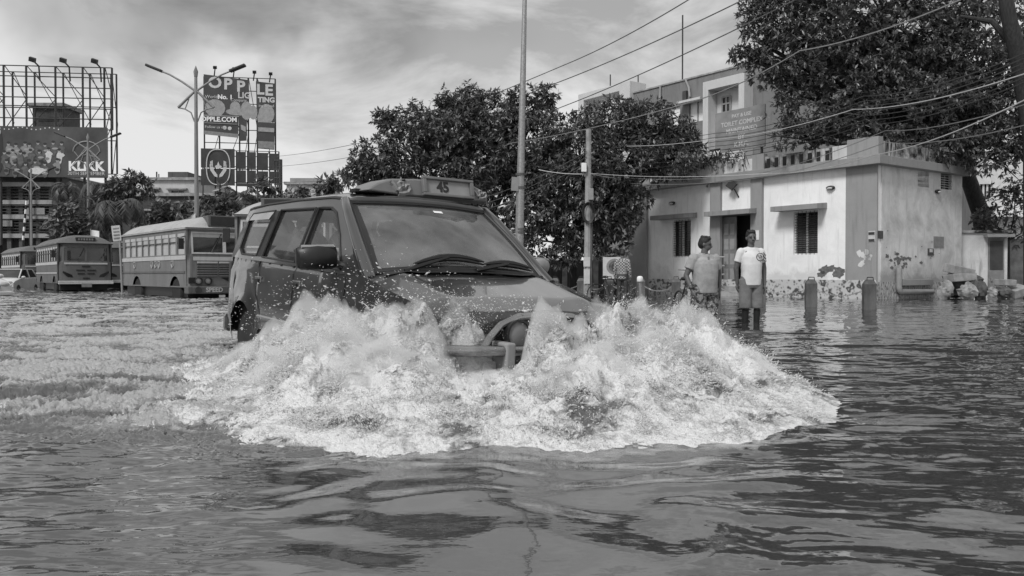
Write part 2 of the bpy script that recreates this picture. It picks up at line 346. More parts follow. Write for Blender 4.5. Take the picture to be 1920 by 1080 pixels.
# ------------------------------------------------------------------ splash: (photo column, depth, height, spread across, spread in depth)
LUMPS = [(440, 6.6, .12, .35, .5), (480, 6.2, .22, .3, .4), (525, 6.0, .36, .22, .35), (575, 5.75, .50, .22, .28), (620, 5.6, .51, .2, .28), (655, 5.5, .45, .16, .3), (700, 5.35, .49, .2, .26), (750, 5.2, .48, .19, .24),
         (800, 5.05, .46, .16, .22), (640, 5.0, .36, .4, .4), (740, 4.75, .30, .4, .35), (560, 5.2, .26, .4, .5),
                 (790, 5.34, .50, .17, .18), (845, 5.36, .50, .2, .16), (885, 5.44, .40, .22, .18), (838, 5.20, .47, .13, .075), (868, 5.22, .44, .13, .075), (900, 5.26, .33, .1, .07), (1122, 5.84, .46, .17, .08), (860, 4.6, .15, .35, .3), (960, 4.7, .17, .35, .3), (1012, 5.05, .44, .12, .2), (1050, 5.05, .42, .14, .25), (1095, 5.2, .40, .15, .25),
         (1150, 5.7, .45, .16, .3), (1195, 5.9, .48, .17, .3), (1240, 6.0, .45, .16, .32), (1285, 6.05, .47, .14, .32), (1325, 6.0, .40, .13, .34), (1360, 5.9, .26, .16, .36), (1410, 5.6, .2, .22, .4), (1460, 5.2, .12, .25, .4),
         (1130, 4.85, .32, .36, .36), (1230, 5.0, .34, .32, .4), (1310, 5.0, .24, .28, .4), (1050, 4.5, .2, .4, .3), (1180, 4.35, .16, .5, .3), (1420, 4.6, .07, .4, .35),
         (700, 4.2, .10, .5, .3), (850, 4.0, .07, .5, .25), (500, 4.7, .10, .5, .4), (1000, 4.1, .09, .5, .25)]
def splash_h(X, Y):
    q = np.zeros_like(X)
    for (u, d, h, a, b) in LUMPS:
        q = q + (h * np.exp(-((X - gx(u, d)) / a) ** 2 - ((Y - d) / b) ** 2)) ** 3
    h = q ** (1 / 3.)
    fd, u = front_d(X, Y)
    lip = sstep(-.05, .22, Y - fd + .12 * fbm(X * 2.5, Y * 2.5, o=3, s=81)) * sstep(300, 600, u) * sstep(1640, 1350, u) * sstep(7.5, 6.2, Y)
    return h, lip
gsx = np.arange(-3.0, 2.7, .0095); gsy = np.concatenate([np.arange(3.2, 5.6, .0085), np.arange(5.6, 7.6, .014)])
GX, GY = np.meshgrid(gsx, gsy, indexing='ij'); fx, fy = GX.ravel(), GY.ravel()
h0, lip = splash_h(fx, fy)
b1 = fbm(fx * 3.2, fy * 3.2, h0 * 3.2, o=6, s=91, gain=.60, billow=True); b2 = fbm(fx * 9, fy * 9, h0 * 9, o=4, s=97, gain=.6)
b3 = fbm(fx * 24, fy * 24, h0 * 24, o=3, s=99, gain=.65)
hh = h0 * (1 + .38 * b1) + lip * (.02 + .045 * (b1 + .2) + .03 * b2 + .03) * (.4 + .6 * sstep(0, .25, h0 + .12)) + .05 * b2 * sstep(.03, .25, h0) + .026 * b3 * sstep(.01, .12, h0 + lip * .1) - .024
gxn, gyn = fbm(fx * 5, fy * 5, h0 * 7, o=4, s=101, gain=.6), fbm(fx * 5, fy * 5, h0 * 7, o=4, s=107, gain=.6)
k = sstep(.02, .3, hh)
px_, py_ = fx + .10 * k * gxn, fy + .10 * k * gyn
nx, ny = GX.shape; idx = np.arange(nx * ny).reshape(nx, ny)
SF = np.stack([idx[:-1, :-1], idx[1:, :-1], idx[1:, 1:], idx[:-1, 1:]], -1).reshape(-1, 4)
wbase, _ = water_fields(fx, fy); hh = np.where(hh > .06, hh, hh + wbase * sstep(.06, .0, hh))
keep = ((hh - wbase)[SF].max(1) > -.006); SF = SF[keep]
used = np.unique(SF); remap = np.full(nx * ny, -1); remap[used] = np.arange(len(used))
fm = bpy.data.materials.new('white_foam'); fm.use_nodes = True; t = fm.node_tree; p = t.nodes['Principled BSDF']
tcx = N(t, 'ShaderNodeTexCoord'); nf = N(t, 'ShaderNodeTexNoise', Scale=6., Detail=9., Roughness=.74, Distortion=.9); t.links.new(tcx.outputs['Object'], nf.inputs['Vector'])
r = N(t, 'ShaderNodeValToRGB'); r.color_ramp.elements[0].position = .34; r.color_ramp.elements[1].position = .52
r.color_ramp.elements[0].color = (.13, .13, .13, 1); r.color_ramp.elements[1].color = (.82, .82, .82, 1)
nl = N(t, 'ShaderNodeTexNoise', Scale=2.3, Detail=3., Roughness=.6, Distortion=.4); t.links.new(tcx.outputs['Object'], nl.inputs['Vector'])  # broad noise darkens patches of foam, standing in for shadowed water
ml = N(t, 'ShaderNodeMath', operation='MULTIPLY_ADD'); ml.inputs[1].default_value = .75; ml.inputs[2].default_value = -.375; t.links.new(nl.outputs['Fac'], ml.inputs[0])
al = N(t, 'ShaderNodeMath', operation='ADD'); t.links.new(nf.outputs['Fac'], al.inputs[0]); t.links.new(ml.outputs[0], al.inputs[1])
t.links.new(al.outputs[0], r.inputs[0]); t.links.new(r.outputs[0], p.inputs['Base Color']); p.inputs['Roughness'].default_value = .35
nb = N(t, 'ShaderNodeTexNoise', Scale=60., Detail=4., Roughness=.7); t.links.new(tcx.outputs['Object'], nb.inputs['Vector'])
bp = N(t, 'ShaderNodeBump', Strength=.9, Distance=.03); t.links.new(nb.outputs['Fac'], bp.inputs['Height']); t.links.new(bp.outputs[0], p.inputs['Normal'])
V = np.stack([px_, py_, hh], 1)
sp = np_mesh('bow_wave_foam', V[used], remap[SF], fm)
tag(sp, 'white churning bow wave piled up in front of the van', 'foam', kind='stuff')
# ------------------------------------------------------------------ droplets thrown off the wave
def drops(P, D, Ls, Rs):
    n = len(P); D = D / np.linalg.norm(D, axis=1, keepdims=True)
    a = np.cross(D, rng.normal(size=(n, 3))); a /= np.linalg.norm(a, axis=1, keepdims=True); b = np.cross(D, a)
    L = Ls[:, None]; R_ = Rs[:, None]
    V = np.stack([P + D * L, P + a * R_, P + b * R_, P - a * R_, P - b * R_, P - D * L], 1).reshape(-1, 3)
    T = np.array([[0, 1, 2], [0, 2, 3], [0, 3, 4], [0, 4, 1], [5, 2, 1], [5, 3, 2], [5, 4, 3], [5, 1, 4]])
    return V, (T[None] + (np.arange(n) * 6)[:, None, None]).reshape(-1, 3)
def splash_drops():
    hk = hh - wbase; wgt = np.clip(hk, 0, 1) ** .7 * (fx > -2.6); wgt[hk < .006] = 0; wgt = (wgt + .13 * (hk > .006)) * (.03 + np.clip(-.02 + 2.8 * fbm(fx * 3.4, fy * 3.4, o=4, s=111, gain=.6), 0, 1)); wgt /= wgt.sum()
    n = 100000
    i = rng.choice(len(fx), n, p=wgt); P = V[i].astype(float)
    away = np.stack([P[:, 0] - .1, P[:, 1] - 5.6, np.zeros(n)], 1); away /= np.linalg.norm(away, axis=1, keepdims=True)
    lift = rng.exponential(.020, n) * (.35 + 2.0 * np.clip(P[:, 2], 0, .7))
    out = rng.exponential(.03, n) * (.3 + 1.5 * np.clip(P[:, 2], 0, .7))
    clump = gn(P[:, 0] * 9, P[:, 1] * 9, P[:, 2] * 9, s=121)
    lift = lift * (1 + 1.4 * np.clip(clump, -.6, 1)); 
    P = P + away * out[:, None]; P[:, 2] += lift
    D = away * 1.0 + rng.normal(size=(n, 3)) * .45; D[:, 2] += .55 - 2.0 * rng.random(n) * (lift > .05)
    Rs = np.exp(rng.normal(math.log(.0016), .5, n)); Ls = Rs * (1.2 + 4.0 * rng.random(n) ** 2)
    return drops(P, D, Ls, Rs)
dm = bpy.data.materials.new('spray'); dm.use_nodes = True; t = dm.node_tree; p = t.nodes['Principled BSDF']
g = N(t, 'ShaderNodeNewGeometry'); r = N(t, 'ShaderNodeValToRGB'); r.color_ramp.elements[0].color = (.72, .72, .72, 1); r.color_ramp.elements[1].color = (.95, .95, .95, 1)
t.links.new(g.outputs['Random Per Island'], r.inputs[0]); t.links.new(r.outputs[0], p.inputs['Base Color']); p.inputs['Roughness'].default_value = .12; p.inputs['IOR'].default_value = 1.33
tl = N(t, 'ShaderNodeBsdfTranslucent'); t.links.new(r.outputs[0], tl.inputs[0]); mxs = N(t, 'ShaderNodeMixShader', Fac=.5)
t.links.new(p.outputs[0], mxs.inputs[1]); t.links.new(tl.outputs[0], mxs.inputs[2]); t.links.new(mxs.outputs[0], t.nodes['Material Output'].inputs[0])
dv, df_ = splash_drops()
def strands(n):
    hk = hh - wbase; w_ = np.clip(hk, 0, 1) ** .8 * (hk > .04) * (.03 + np.clip(.1 + 2.6 * fbm(fx * 2.6, fy * 2.6, o=3, s=131), 0, 1)); w_ /= w_.sum()
    i = rng.choice(len(fx), n, p=w_); P = V[i].astype(float); away = np.stack([P[:, 0] - .1, P[:, 1] - 5.7, np.zeros(n)], 1); away /= np.linalg.norm(away, axis=1, keepdims=True)
    fl = np.stack([gn(P[:, 0] * 3, P[:, 1] * 3, s=141 + k) for k in range(3)], 1)
    V0 = away * rng.uniform(.5, 2.0, (n, 1)) + fl * 1.6 + rng.normal(size=(n, 3)) * .35; V0[:, 2] += rng.uniform(.2, 1.9, n) * np.clip(P[:, 2] * 2.5, .2, 1)
    Tm = rng.uniform(.010, .042, n); m = 8; ss = np.linspace(0, 1, m); tt_ = Tm[:, None] * ss[None]
    C = P[:, None, :] + V0[:, None, :] * tt_[..., None]; C[..., 2] -= 4.9 * tt_ ** 2
    C += .016 * np.stack([gn(C[..., 0] * 22, C[..., 1] * 22, C[..., 2] * 22, s=151 + k) for k in range(3)], -1)
    R0 = np.exp(rng.normal(math.log(.0042), .5, n)); rad = R0[:, None] * (1 - .75 * ss[None] ** 1.5) * (.75 + .5 * np.sin(ss[None] * rng.uniform(6, 22, (n, 1)) + rng.uniform(0, 6, (n, 1))))
    D = V0 / np.linalg.norm(V0, axis=1, keepdims=True); a = np.cross(D, rng.normal(size=(n, 3))); a /= np.linalg.norm(a, axis=1, keepdims=True); b = np.cross(D, a)
    ring = np.stack([a, b, -a, -b], 1)                                   # n,4,3
    VV = C[:, :, None, :] + ring[:, None] * rad[:, :, None, None]; VV = VV.reshape(-1, 3)
    q = np.array([(k * 4 + j, k * 4 + (j + 1) % 4, (k + 1) * 4 + (j + 1) % 4, (k + 1) * 4 + j) for k in range(m - 1) for j in range(4)])
    return VV, (q[None] + (np.arange(n) * m * 4)[:, None, None]).reshape(-1, 4)
sv, sf = strands(2800)
# finer spray along the van's flank and in front of its windscreen
n = 900; uu = rng.uniform(430, 1000, n); c_ = rng.random(n)
lowv = np.interp(uu, [430, 560, 640, 760, 900, 1000], [640, 560, 560, 560, 585, 585]); vv = lowv - np.abs(rng.normal(size=n)) * np.interp(uu, [430, 560, 700, 800, 1000], [40, 26, 44, 34, 16]); ddp = np.interp(uu, [430, 640, 800, 1000], [7.6, 5.7, 5.5, 5.6]) - rng.random(n) * .4
P = np.array([at(a, b, c)[:] for a, b, c in zip(uu, vv, ddp)]); D = np.stack([-np.ones(n), rng.normal(size=n) * .4, rng.normal(size=n) * .5 + .2], 1)
hl = []
for s in (-1, 1):                                   # dense spray blown over the two headlights
    m_ = 2600; L_ = np.stack([rng.normal(2.34, .05, m_), s * rng.normal(.62, .17, m_), rng.normal(.80, .12, m_)], 1); c_, s_ = cos(CYAW), sin(CYAW)
    hl.append(np.stack([CT.x + c_ * L_[:, 0] - s_ * L_[:, 1], CT.y + s_ * L_[:, 0] + c_ * L_[:, 1], CT.z - .075 + L_[:, 2]], 1))
P = np.concatenate([P] + hl); n = len(P); D = np.concatenate([D, rng.normal(size=(n - len(D), 3)) + np.array([-.5, 0, .8])])
Rs = np.exp(rng.normal(math.log(.0024), .5, n)); Rs[-5200:] *= .5; v2, f2 = drops(P, D, Rs * (1.2 + 2 * rng.random(n)), Rs)
tri = np.concatenate([sf[:, [0, 1, 2]], sf[:, [0, 2, 3]]]); nA = len(dv) + len(v2)
sd_ = np_mesh('water_spray', np.concatenate([dv, v2, sv]), np.concatenate([df_, f2 + len(dv), tri + nA]), dm)
tag(sd_, 'cloud of flying droplets thrown up around the van', 'spray', kind='stuff')

# fine airborne mist hugging the wave: one closed shell of thin pale air
mxs_, mys_ = np.arange(-2.6, 2.3, .02), np.arange(3.5, 7.3, .02); MX, MY = np.meshgrid(mxs_, mys_, indexing='ij'); m0, _ = splash_h(MX.ravel(), MY.ravel())
mb_ = fbm(MX.ravel() * 3, MY.ravel() * 3, o=4, s=161, gain=.6); mb2 = fbm(MX.ravel() * 8, MY.ravel() * 8, m0 * 8, o=4, s=167, gain=.62, billow=True); mh = m0 * (1.10 + .34 * mb_ + .22 * mb2) + .05 * sstep(.04, .25, m0) * (1 + 2 * mb_) + .03 * sstep(.03, .2, m0) - .03
for (u, d, h_, a_, b_) in ((850, 5.24, .46, .30, .18), (1122, 5.92, .46, .24, .2)): mh = np.maximum(mh, h_ * np.exp(-((MX.ravel() - gx(u, d)) / a_) ** 2 - ((MY.ravel() - d) / b_) ** 2) * (1 + .4 * mb_ + .25 * mb2) - .03)
nx, ny = MX.shape; idx = np.arange(nx * ny).reshape(nx, ny); Q = np.stack([idx[:-1, :-1], idx[1:, :-1], idx[1:, 1:], idx[:-1, 1:]], -1).reshape(-1, 4); ok = mh[Q].max(1) > .0
mh = np.maximum(mh, -.02); Q = Q[ok]
top_ = np.stack([MX.ravel(), MY.ravel(), mh], 1); bot_ = top_.copy(); bot_[:, 2] = -.03; nv = len(top_)
ed = np.concatenate([Q[:, [0, 1]], Q[:, [1, 2]], Q[:, [2, 3]], Q[:, [3, 0]]]); key = ed[:, 0].astype(np.int64) * nv + ed[:, 1]; rkey = ed[:, 1].astype(np.int64) * nv + ed[:, 0]; bd = ed[~np.isin(key, rkey)]
FQ = np.concatenate([Q, Q[:, ::-1] + nv, np.stack([bd[:, 1], bd[:, 0], bd[:, 0] + nv, bd[:, 1] + nv], 1)])
us_ = np.unique(FQ); rm = np.full(2 * nv, -1); rm[us_] = np.arange(len(us_))
mm_ = bpy.data.materials.new('spray_mist'); mm_.use_nodes = True; t = mm_.node_tree; t.nodes.clear(); o_ = N(t, 'ShaderNodeOutputMaterial'); pv = N(t, 'ShaderNodeVolumePrincipled'); pv.inputs['Color'].default_value = (.97, .97, .97, 1); pv.inputs['Density'].default_value = 10.0; pv.inputs['Anisotropy'].default_value = .3
t.links.new(pv.outputs[0], o_.inputs['Volume'])
mo = np_mesh('spray_mist', np.concatenate([top_, bot_])[us_], rm[FQ], mm_); tag(mo, 'soft white mist of fine spray hanging over the bow wave', 'mist', kind='stuff')
# ================================================================== the single-storey toilet building
E1 = Vector((-.58, .8146, 0)).normalized(); E2 = Vector((E1.y, -E1.x, 0)); UP = Vector((0, 0, 1))
C0 = Vector((gx(1643, 26), 26, 0))
def on_plane(u, v, o, n):
    r = ray(u, v); c = Vector((0, 0, CAMZ)); return c + r * ((o - c).dot(n) / r.dot(n))
def fac(u, v, s=0.0):      # photo position -> (t along the front, z) on the front plane (s metres in)
    p = on_plane(u, v, C0 + E2 * s, E2); return (p - C0).dot(E1), p.z
def sid(u, v, t=0.0):
    p = on_plane(u, v, C0 + E1 * t, E1); return (p - C0).dot(E2), p.z
BR = thing('toilet_building', 'single-storey whitewashed public toilet with grey corner piers and patterned tile base', 'building')
BR.matrix_world = frame(C0, E2, E1, UP)
F_ = lambda t, z, o: (o, t, z)           # front wall: o metres inward
S_ = lambda s, z, o: (s, o, z)
def wallmat(name, v, stain, sv, rough=.8, streak=1.0, blotch=.5, tide=0):
    m = bpy.data.materials.new(name); m.use_nodes = True; t = m.node_tree; p = t.nodes['Principled BSDF']; p.inputs['Roughness'].default_value = rough; p.inputs['Specular IOR Level'].default_value = .2
    tcx = N(t, 'ShaderNodeTexCoord'); mp = N(t, 'ShaderNodeMapping'); mp.inputs['Scale'].default_value = (3, 3, .35); t.links.new(tcx.outputs['Object'], mp.inputs[0])
    n1 = N(t, 'ShaderNodeTexNoise', Scale=1.6, Detail=7., Roughness=.65); t.links.new(mp.outputs[0], n1.inputs['Vector'])
    n2 = N(t, 'ShaderNodeTexNoise', Scale=1.1, Detail=8., Roughness=.68, Distortion=.4); t.links.new(tcx.outputs['Object'], n2.inputs['Vector'])
    r1 = N(t, 'ShaderNodeMapRange'); r1.inputs['From Min'].default_value = .5; r1.inputs['From Max'].default_value = .75; r1.inputs['To Max'].default_value = streak; t.links.new(n1.outputs['Fac'], r1.inputs['Value'])
    r2 = N(t, 'ShaderNodeMapRange'); r2.inputs['From Min'].default_value = .42; r2.inputs['From Max'].default_value = .7; r2.inputs['To Max'].default_value = blotch; t.links.new(n2.outputs['Fac'], r2.inputs['Value'])
    a = N(t, 'ShaderNodeMath', operation='MAXIMUM'); t.links.new(r1.outputs[0], a.inputs[0]); t.links.new(r2.outputs[0], a.inputs[1])
    if tide:                                # damp tide mark along the foot of the wall
        sz = N(t, 'ShaderNodeSeparateXYZ'); t.links.new(tcx.outputs['Object'], sz.inputs[0]); ws = N(t, 'ShaderNodeMath', operation='MULTIPLY_ADD'); ws.inputs[1].default_value = 2.2; t.links.new(n2.outputs['Fac'], ws.inputs[0]); t.links.new(sz.outputs['Z'], ws.inputs[2])
        rt = N(t, 'ShaderNodeMapRange'); rt.inputs['From Min'].default_value = 2.25; rt.inputs['From Max'].default_value = 1.75; rt.inputs['To Max'].default_value = tide; t.links.new(ws.outputs[0], rt.inputs['Value'])
        a2 = N(t, 'ShaderNodeMath', operation='MAXIMUM'); t.links.new(a.outputs[0], a2.inputs[0]); t.links.new(rt.outputs[0], a2.inputs[1]); a = a2
    b = N(t, 'ShaderNodeMath', operation='MULTIPLY', use_clamp=True); b.inputs[1].default_value = stain; t.links.new(a.outputs[0], b.inputs[0])
    mc = N(t, 'ShaderNodeMixRGB'); mc.inputs[1].default_value = (v, v, v, 1); mc.inputs[2].default_value = (sv, sv, sv, 1)
    t.links.new(b.outputs[0], mc.inputs[0]); t.links.new(mc.outputs[0], p.inputs['Base Color'])
    n3 = N(t, 'ShaderNodeTexNoise', Scale=30., Detail=4.); t.links.new(tcx.outputs['Object'], n3.inputs['Vector'])
    bp = N(t, 'ShaderNodeBump', Strength=.25, Distance=.02); t.links.new(n3.outputs['Fac'], bp.inputs['Height']); t.links.new(bp.outputs[0], p.inputs['Normal'])
    return m
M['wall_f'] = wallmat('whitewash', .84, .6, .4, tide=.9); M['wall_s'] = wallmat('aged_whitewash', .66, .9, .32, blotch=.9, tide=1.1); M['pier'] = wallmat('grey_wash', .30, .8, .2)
M['band'] = wallmat('grey_band', .28, .8, .15); M['stained'] = wallmat('rain_blackened_parapet', .5, 1.5, .02, streak=1.4, blotch=1.0)
M['par_w'] = wallmat('weathered_white', .62, 1.0, .2); M['peel'] = mat('bare_plaster', .13, .9, .35, 8)
# tiled base
tm = bpy.data.materials.new('patterned_tile'); tm.use_nodes = True; t = tm.node_tree; p = t.nodes['Principled BSDF']; p.inputs['Roughness'].default_value = .35
tcx = N(t, 'ShaderNodeTexCoord'); vo = N(t, 'ShaderNodeTexVoronoi', Scale=9.); wv = N(t, 'ShaderNodeTexWave', Scale=4., Distortion=9., Detail=2.)
t.links.new(tcx.outputs['Object'], vo.inputs['Vector']); t.links.new(tcx.outputs['Object'], wv.inputs['Vector'])
mm = N(t, 'ShaderNodeMath', operation='MULTIPLY'); t.links.new(vo.outputs['Distance'], mm.inputs[0]); t.links.new(wv.outputs['Fac'], mm.inputs[1])
r = N(t, 'ShaderNodeValToRGB'); r.color_ramp.elements[0].position = .02; r.color_ramp.elements[1].position = .35
r.color_ramp.elements[0].color = (.07, .07, .07, 1); r.color_ramp.elements[1].color = (.5, .5, .5, 1); t.links.new(mm.outputs[0], r.inputs[0]); t.links.new(r.outputs[0], p.inputs['Base Color'])
LEN, DEP = 11.05, 5.3; ZC0, ZC1, ZP = 4.2, 4.47, 5.05; ZT = .60
w1 = [fac(1295, 482), fac(1261, 413)]; w2 = [fac(1533, 477), fac(1488, 397)]; dr = [fac(1411, 545), fac(1346, 404)]
w1z = (w1[0][1], w1[1][1]); w2z = (w2[0][1], w2[1][1])
holes = [rect(w1[0][0], w1[0][1], w1[1][0], w1[1][1]), rect(w2[0][0], w2[0][1], w2[1][0], w2[1][1]), rect(dr[0][0], .35, dr[1][0], dr[1][1])]
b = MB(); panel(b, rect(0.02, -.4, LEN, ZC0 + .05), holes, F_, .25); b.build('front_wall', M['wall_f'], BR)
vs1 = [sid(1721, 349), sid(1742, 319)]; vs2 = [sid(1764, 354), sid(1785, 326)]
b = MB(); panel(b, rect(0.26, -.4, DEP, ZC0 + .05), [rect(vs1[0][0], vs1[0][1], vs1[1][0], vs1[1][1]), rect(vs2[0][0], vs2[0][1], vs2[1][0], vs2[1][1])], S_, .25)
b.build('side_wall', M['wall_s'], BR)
b = MB(); b.bb((DEP - .25, .26, -.4), (DEP, LEN, ZC0)); b.bb((.26, LEN - .25, -.4), (DEP - .26, LEN, ZC0)); b.build('rear_wall', M['wall_s'], BR)
MB().bb((.3, .3, ZC0 + .06), (DEP - .05, LEN - .05, ZC1 - .03)).bb((.3, .3, .25), (DEP - .3, LEN - .3, .33)).build('roof', M['concrete'], BR)
b = MB(); b.bb((-.03, .9, -.4), (.02, LEN - .92, ZT)); b.bb((.9, -.03, -.4), (DEP, .02, ZT - .06)); b.bb((-.03, -.03, -.4), (.0, .9, ZT)); b.bb((.003, -.033, -.4), (.9, 0, ZT - .06)); b.build('tile_base', tm, BR)
def fpier(u0, u1, name='pier', z1=ZC0, d=.13, mt='pier'):
    a, c = fac(u1, 430)[0], fac(u0, 430)[0]; MB().bb((-d, a, -.4), (.02, c, z1)).build(name, M[mt], BR, bevel=.008)
fpier(1182, 1216); fpier(1335, 1354); fpier(1411, 1432)
MB().bb((-.02, -.02, ZT), (.03, fac(1586, 430)[0], ZC0)).build('pier', M['pier'], BR)
b = MB(); b.bb((-.28, -.26, ZC0), (.35, LEN + .12, ZC1)).bb((.36, -.26, ZC0), (DEP + .15, .35, ZC1)); b.build('cornice', M['band'], BR, bevel=.012)
# parapet: piers of grey wash between weathered white and rain-blackened bays
def tt(u): return fac(u, 300)[0]
for (u0, u1, mt, zt) in ((1183, 1219, 'pier', ZP + .12), (1219, 1335, 'par_w', ZP - .05), (1335, 1357, 'pier', ZP + .03), (1357, 1412, 'par_w', ZP - .12), (1412, 1434, 'pier', ZP), (1434, 1560, 'stained', ZP - .12), (1560, 1590, 'par_w', ZP - .1)):
    dd = .06 if mt == 'pier' else 0
    MB().bb((.0 - dd, tt(u1) + .003, ZC1 - .004), (.16, tt(u0) - .003, zt)).build('parapet', M[mt], BR, bevel=.01)
MB().bb((-.07, -.08, ZC1), (.2, tt(1590), ZP + .03)).build('parapet', M['pier'], BR, bevel=.01)
MB().bb((.21, -.02, ZC1 - .004), (DEP, .14, ZP - .08)).build('parapet', M['stained'], BR, bevel=.01)
for i in range(8):
    ta = tt(1560) + (tt(1434) - tt(1560)) * (i + .5) / 8; MB().bb((-.02, ta - .07, ZC1 + .07), (.003, ta + .07, ZP - .2)).build('parapet_recess', M['print_k'], BR)
def barred(a, c, name='window'):
    t0, z0, t1, z1 = a[0], a[1], c[0], c[1]
    f = MB(); w = .05
    f.bb((.08, t0, z0), (.16, t0 + w, z1)).bb((.08, t1 - w, z0), (.16, t1, z1)).bb((.08, t0 + w, z0), (.16, t1 - w, z0 + w)).bb((.08, t0 + w, z1 - w), (.16, t1 - w, z1))
    f.bb((.075, (t0 + t1) / 2 - .025, z0 + w), (.15, (t0 + t1) / 2 + .025, z1 - w))
    o = f.build(name, M['offwhite'], BR)
    MB().bb((.18, t0, z0), (.2, t1, z1)).build('pane', M['winglass'], o)
    g = MB(); n = 9
    for i in range(1, 16): zq = z0 + (z1 - z0) * i / 16; g.bb((.045, t0 + .02, zq - .008), (.06, t1 - .02, zq + .008))
    for i in (1, 2, 3, 4, 5): tq = t0 + (t1 - t0) * i / 6; g.tube([(.035, tq, z0), (.035, tq, z1)], .009, 6)
    g.build('grille', M['dark'], o); return o
barred(w1[0], w1[1]); barred(w2[0], w2[1])
b = MB(); t0, t1 = w2[0][0], w2[1][0]
for i in range(18): zq = w2[0][1] + .1 + i * (w2[1][1] - w2[0][1] - .2) / 18; b.box((.14, (t0 + t1) / 2, zq), (.03, (t1 - t0) * .9, .05), rot=Euler((0, .6, 0)).to_matrix())
b.build('shutter', M['dgrey'], BR)
for a, c in ((vs1[0], vs1[1]), (vs2[0], vs2[1])):
    o = MB().bb((a[0], .12, a[1]), (c[0], .14, c[1])).build('vent_window', M['winglass'], BR); g = MB()
    for i in range(1, 7): zq = a[1] + (c[1] - a[1]) * i / 7; g.bb((a[0], .02, zq - .012), (c[0], .05, zq + .012))
    g.bb(((a[0] + c[0]) / 2 - .02, .055, a[1]), ((a[0] + c[0]) / 2 + .02, .08, c[1])); g.build('grille', M['grey'], o)
def chajja(u0, v0, u1, v1, name):
    a, z0 = fac(u1, v1); c, _ = fac(u0, v0); z0 = (fac(u1, v1)[1] + .0)
    MB().add([(-.55, a, z0 - .02), (-.55, c, z0 - .02), (0.01, a, z0), (0.01, c, z0), (-.55, a, z0 + .15), (-.55, c, z0 + .15), (0.01, a, z0 + .2), (0.01, c, z0 + .2)],
             [(0, 1, 3, 2), (4, 6, 7, 5), (0, 4, 5, 1), (2, 3, 7, 6), (0, 2, 6, 4), (1, 5, 7, 3)]).build(name, M['band'], BR, bevel=.006)
chajja(1237, 410, 1307, 408, 'window_hood'); chajja(1463, 396, 1551, 391, 'window_hood'); chajja(1338, 404, 1423, 400, 'door_canopy')
# door: dark recess, half-open leaf with panes, frame
o = MB().bb((.05, dr[0][0], .35), (.13, dr[0][0] + .07, dr[1][1])).bb((.05, dr[1][0] - .07, .35), (.13, dr[1][0], dr[1][1])).bb((.05, dr[0][0] + .07, dr[1][1] - .07), (.13, dr[1][0] - .07, dr[1][1])).build('door', M['dgrey'], BR)
tm_ = (dr[0][0] + dr[1][0]) / 2
MB().bb((.1, tm_ + .02, .36), (.14, dr[1][0] - .08, dr[1][1] - .08)).build('door_leaf', M['midgrey'], o)
b = MB()
for i in range(3):
    for j in range(4): b.bb((.092, tm_ + .1 + i * .28, .6 + j * .55), (.098, tm_ + .3 + i * .28, 1.0 + j * .55))
b.build('pane', M['grey'], o)
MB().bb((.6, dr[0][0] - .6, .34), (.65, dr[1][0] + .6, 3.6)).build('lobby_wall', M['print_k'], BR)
b = MB()
for i in range(3): b.bb((-.35 - .3 * i, dr[0][0] + .1, -.4), (-.04 - .3 * i, dr[1][0] - .1, .34 - .17 * i))
b.build('step', M['concrete'], BR)
# pipes, beam, lamps, plates and peeled plaster on the walls
ps = [sid(u, v, -.12) for u, v in ((1686, 503), (1687, 540))]; x0 = ps[0][0]
b = MB(); b.tube([(x0, -.12, ps[0][1]), (x0, -.12, .38), (x0 + .03, -.12, .27), (x0 + .1, -.12, .22), (sid(1748, 549, -.12)[0], -.12, .2)], .09, 10); b.build('drain_pipe', M['grey'], BR, smooth=True)
MB().bb((x0 + .12, -.18, .42), (x0 + 2.0, -.04, .62)).build('pipe_ledge', M['pier'], BR, bevel=.01)
def blamp(P, nrm_axis):
    b = MB(); r = (.07, .17, .07) if nrm_axis == 'f' else (.17, .07, .07); b.ball(P, r, 12, 8); o = b.build('bulkhead_lamp', M['black'], BR, smooth=True)
    q = Vector(P) + (Vector((-.045, 0, -.02)) if nrm_axis == 'f' else Vector((0, -.045, -.02))); r2 = (.045, .11, .04) if nrm_axis == 'f' else (.11, .045, .04)
    MB().ball(q, r2, 10, 6).build('lens', M['print_l'], o, smooth=True)
for u, v in ((1260, 381), (1557, 352)): a = fac(u, v, -.05); blamp((-.05, a[0], a[1]), 'f')
a = sid(1759, 359, -.05); blamp((a[0], -.05, a[1]), 's')
a = fac(1382, 357, -.1); o = MB().tube([(0, a[0], a[1] - .25), (-.12, a[0], a[1] - .1), (-.2, a[0] + .05, a[1] + .05)], .025, 8).build('flood_lamp', M['black'], BR)
MB().box((-.24, a[0] + .14, a[1] + .2), (.09, .34, .3), rot=Euler((.6, .4, .2)).to_matrix()).build('lamp_head', M['black'], o, bevel=.01)
def blob(mb, fn, cx, cy, rx, ry, seed, o0=-.004, n=26, rough=.45):
    q = random.Random(seed); ph = [q.uniform(0, 6.3) for _ in range(4)]
    pts = [(cx + rx * cos(a) * (1 + rough * (.5 * sin(2 * a + ph[0]) + .35 * sin(3 * a + ph[1]) + .3 * sin(5 * a + ph[2]) + .25 * sin(9 * a + ph[3]))), cy + ry * sin(a) * (1 + rough * (.5 * sin(2 * a + ph[1]) + .3 * sin(4 * a + ph[0]) + .3 * sin(7 * a + ph[2])))) for a in [2 * pi * i / n for i in range(n)]]
    k = len(mb.v); mb.add([fn(x, y, o0) for x, y in pts] + [fn(cx, cy, o0)], [(i, (i + 1) % n, n) for i in range(n)])
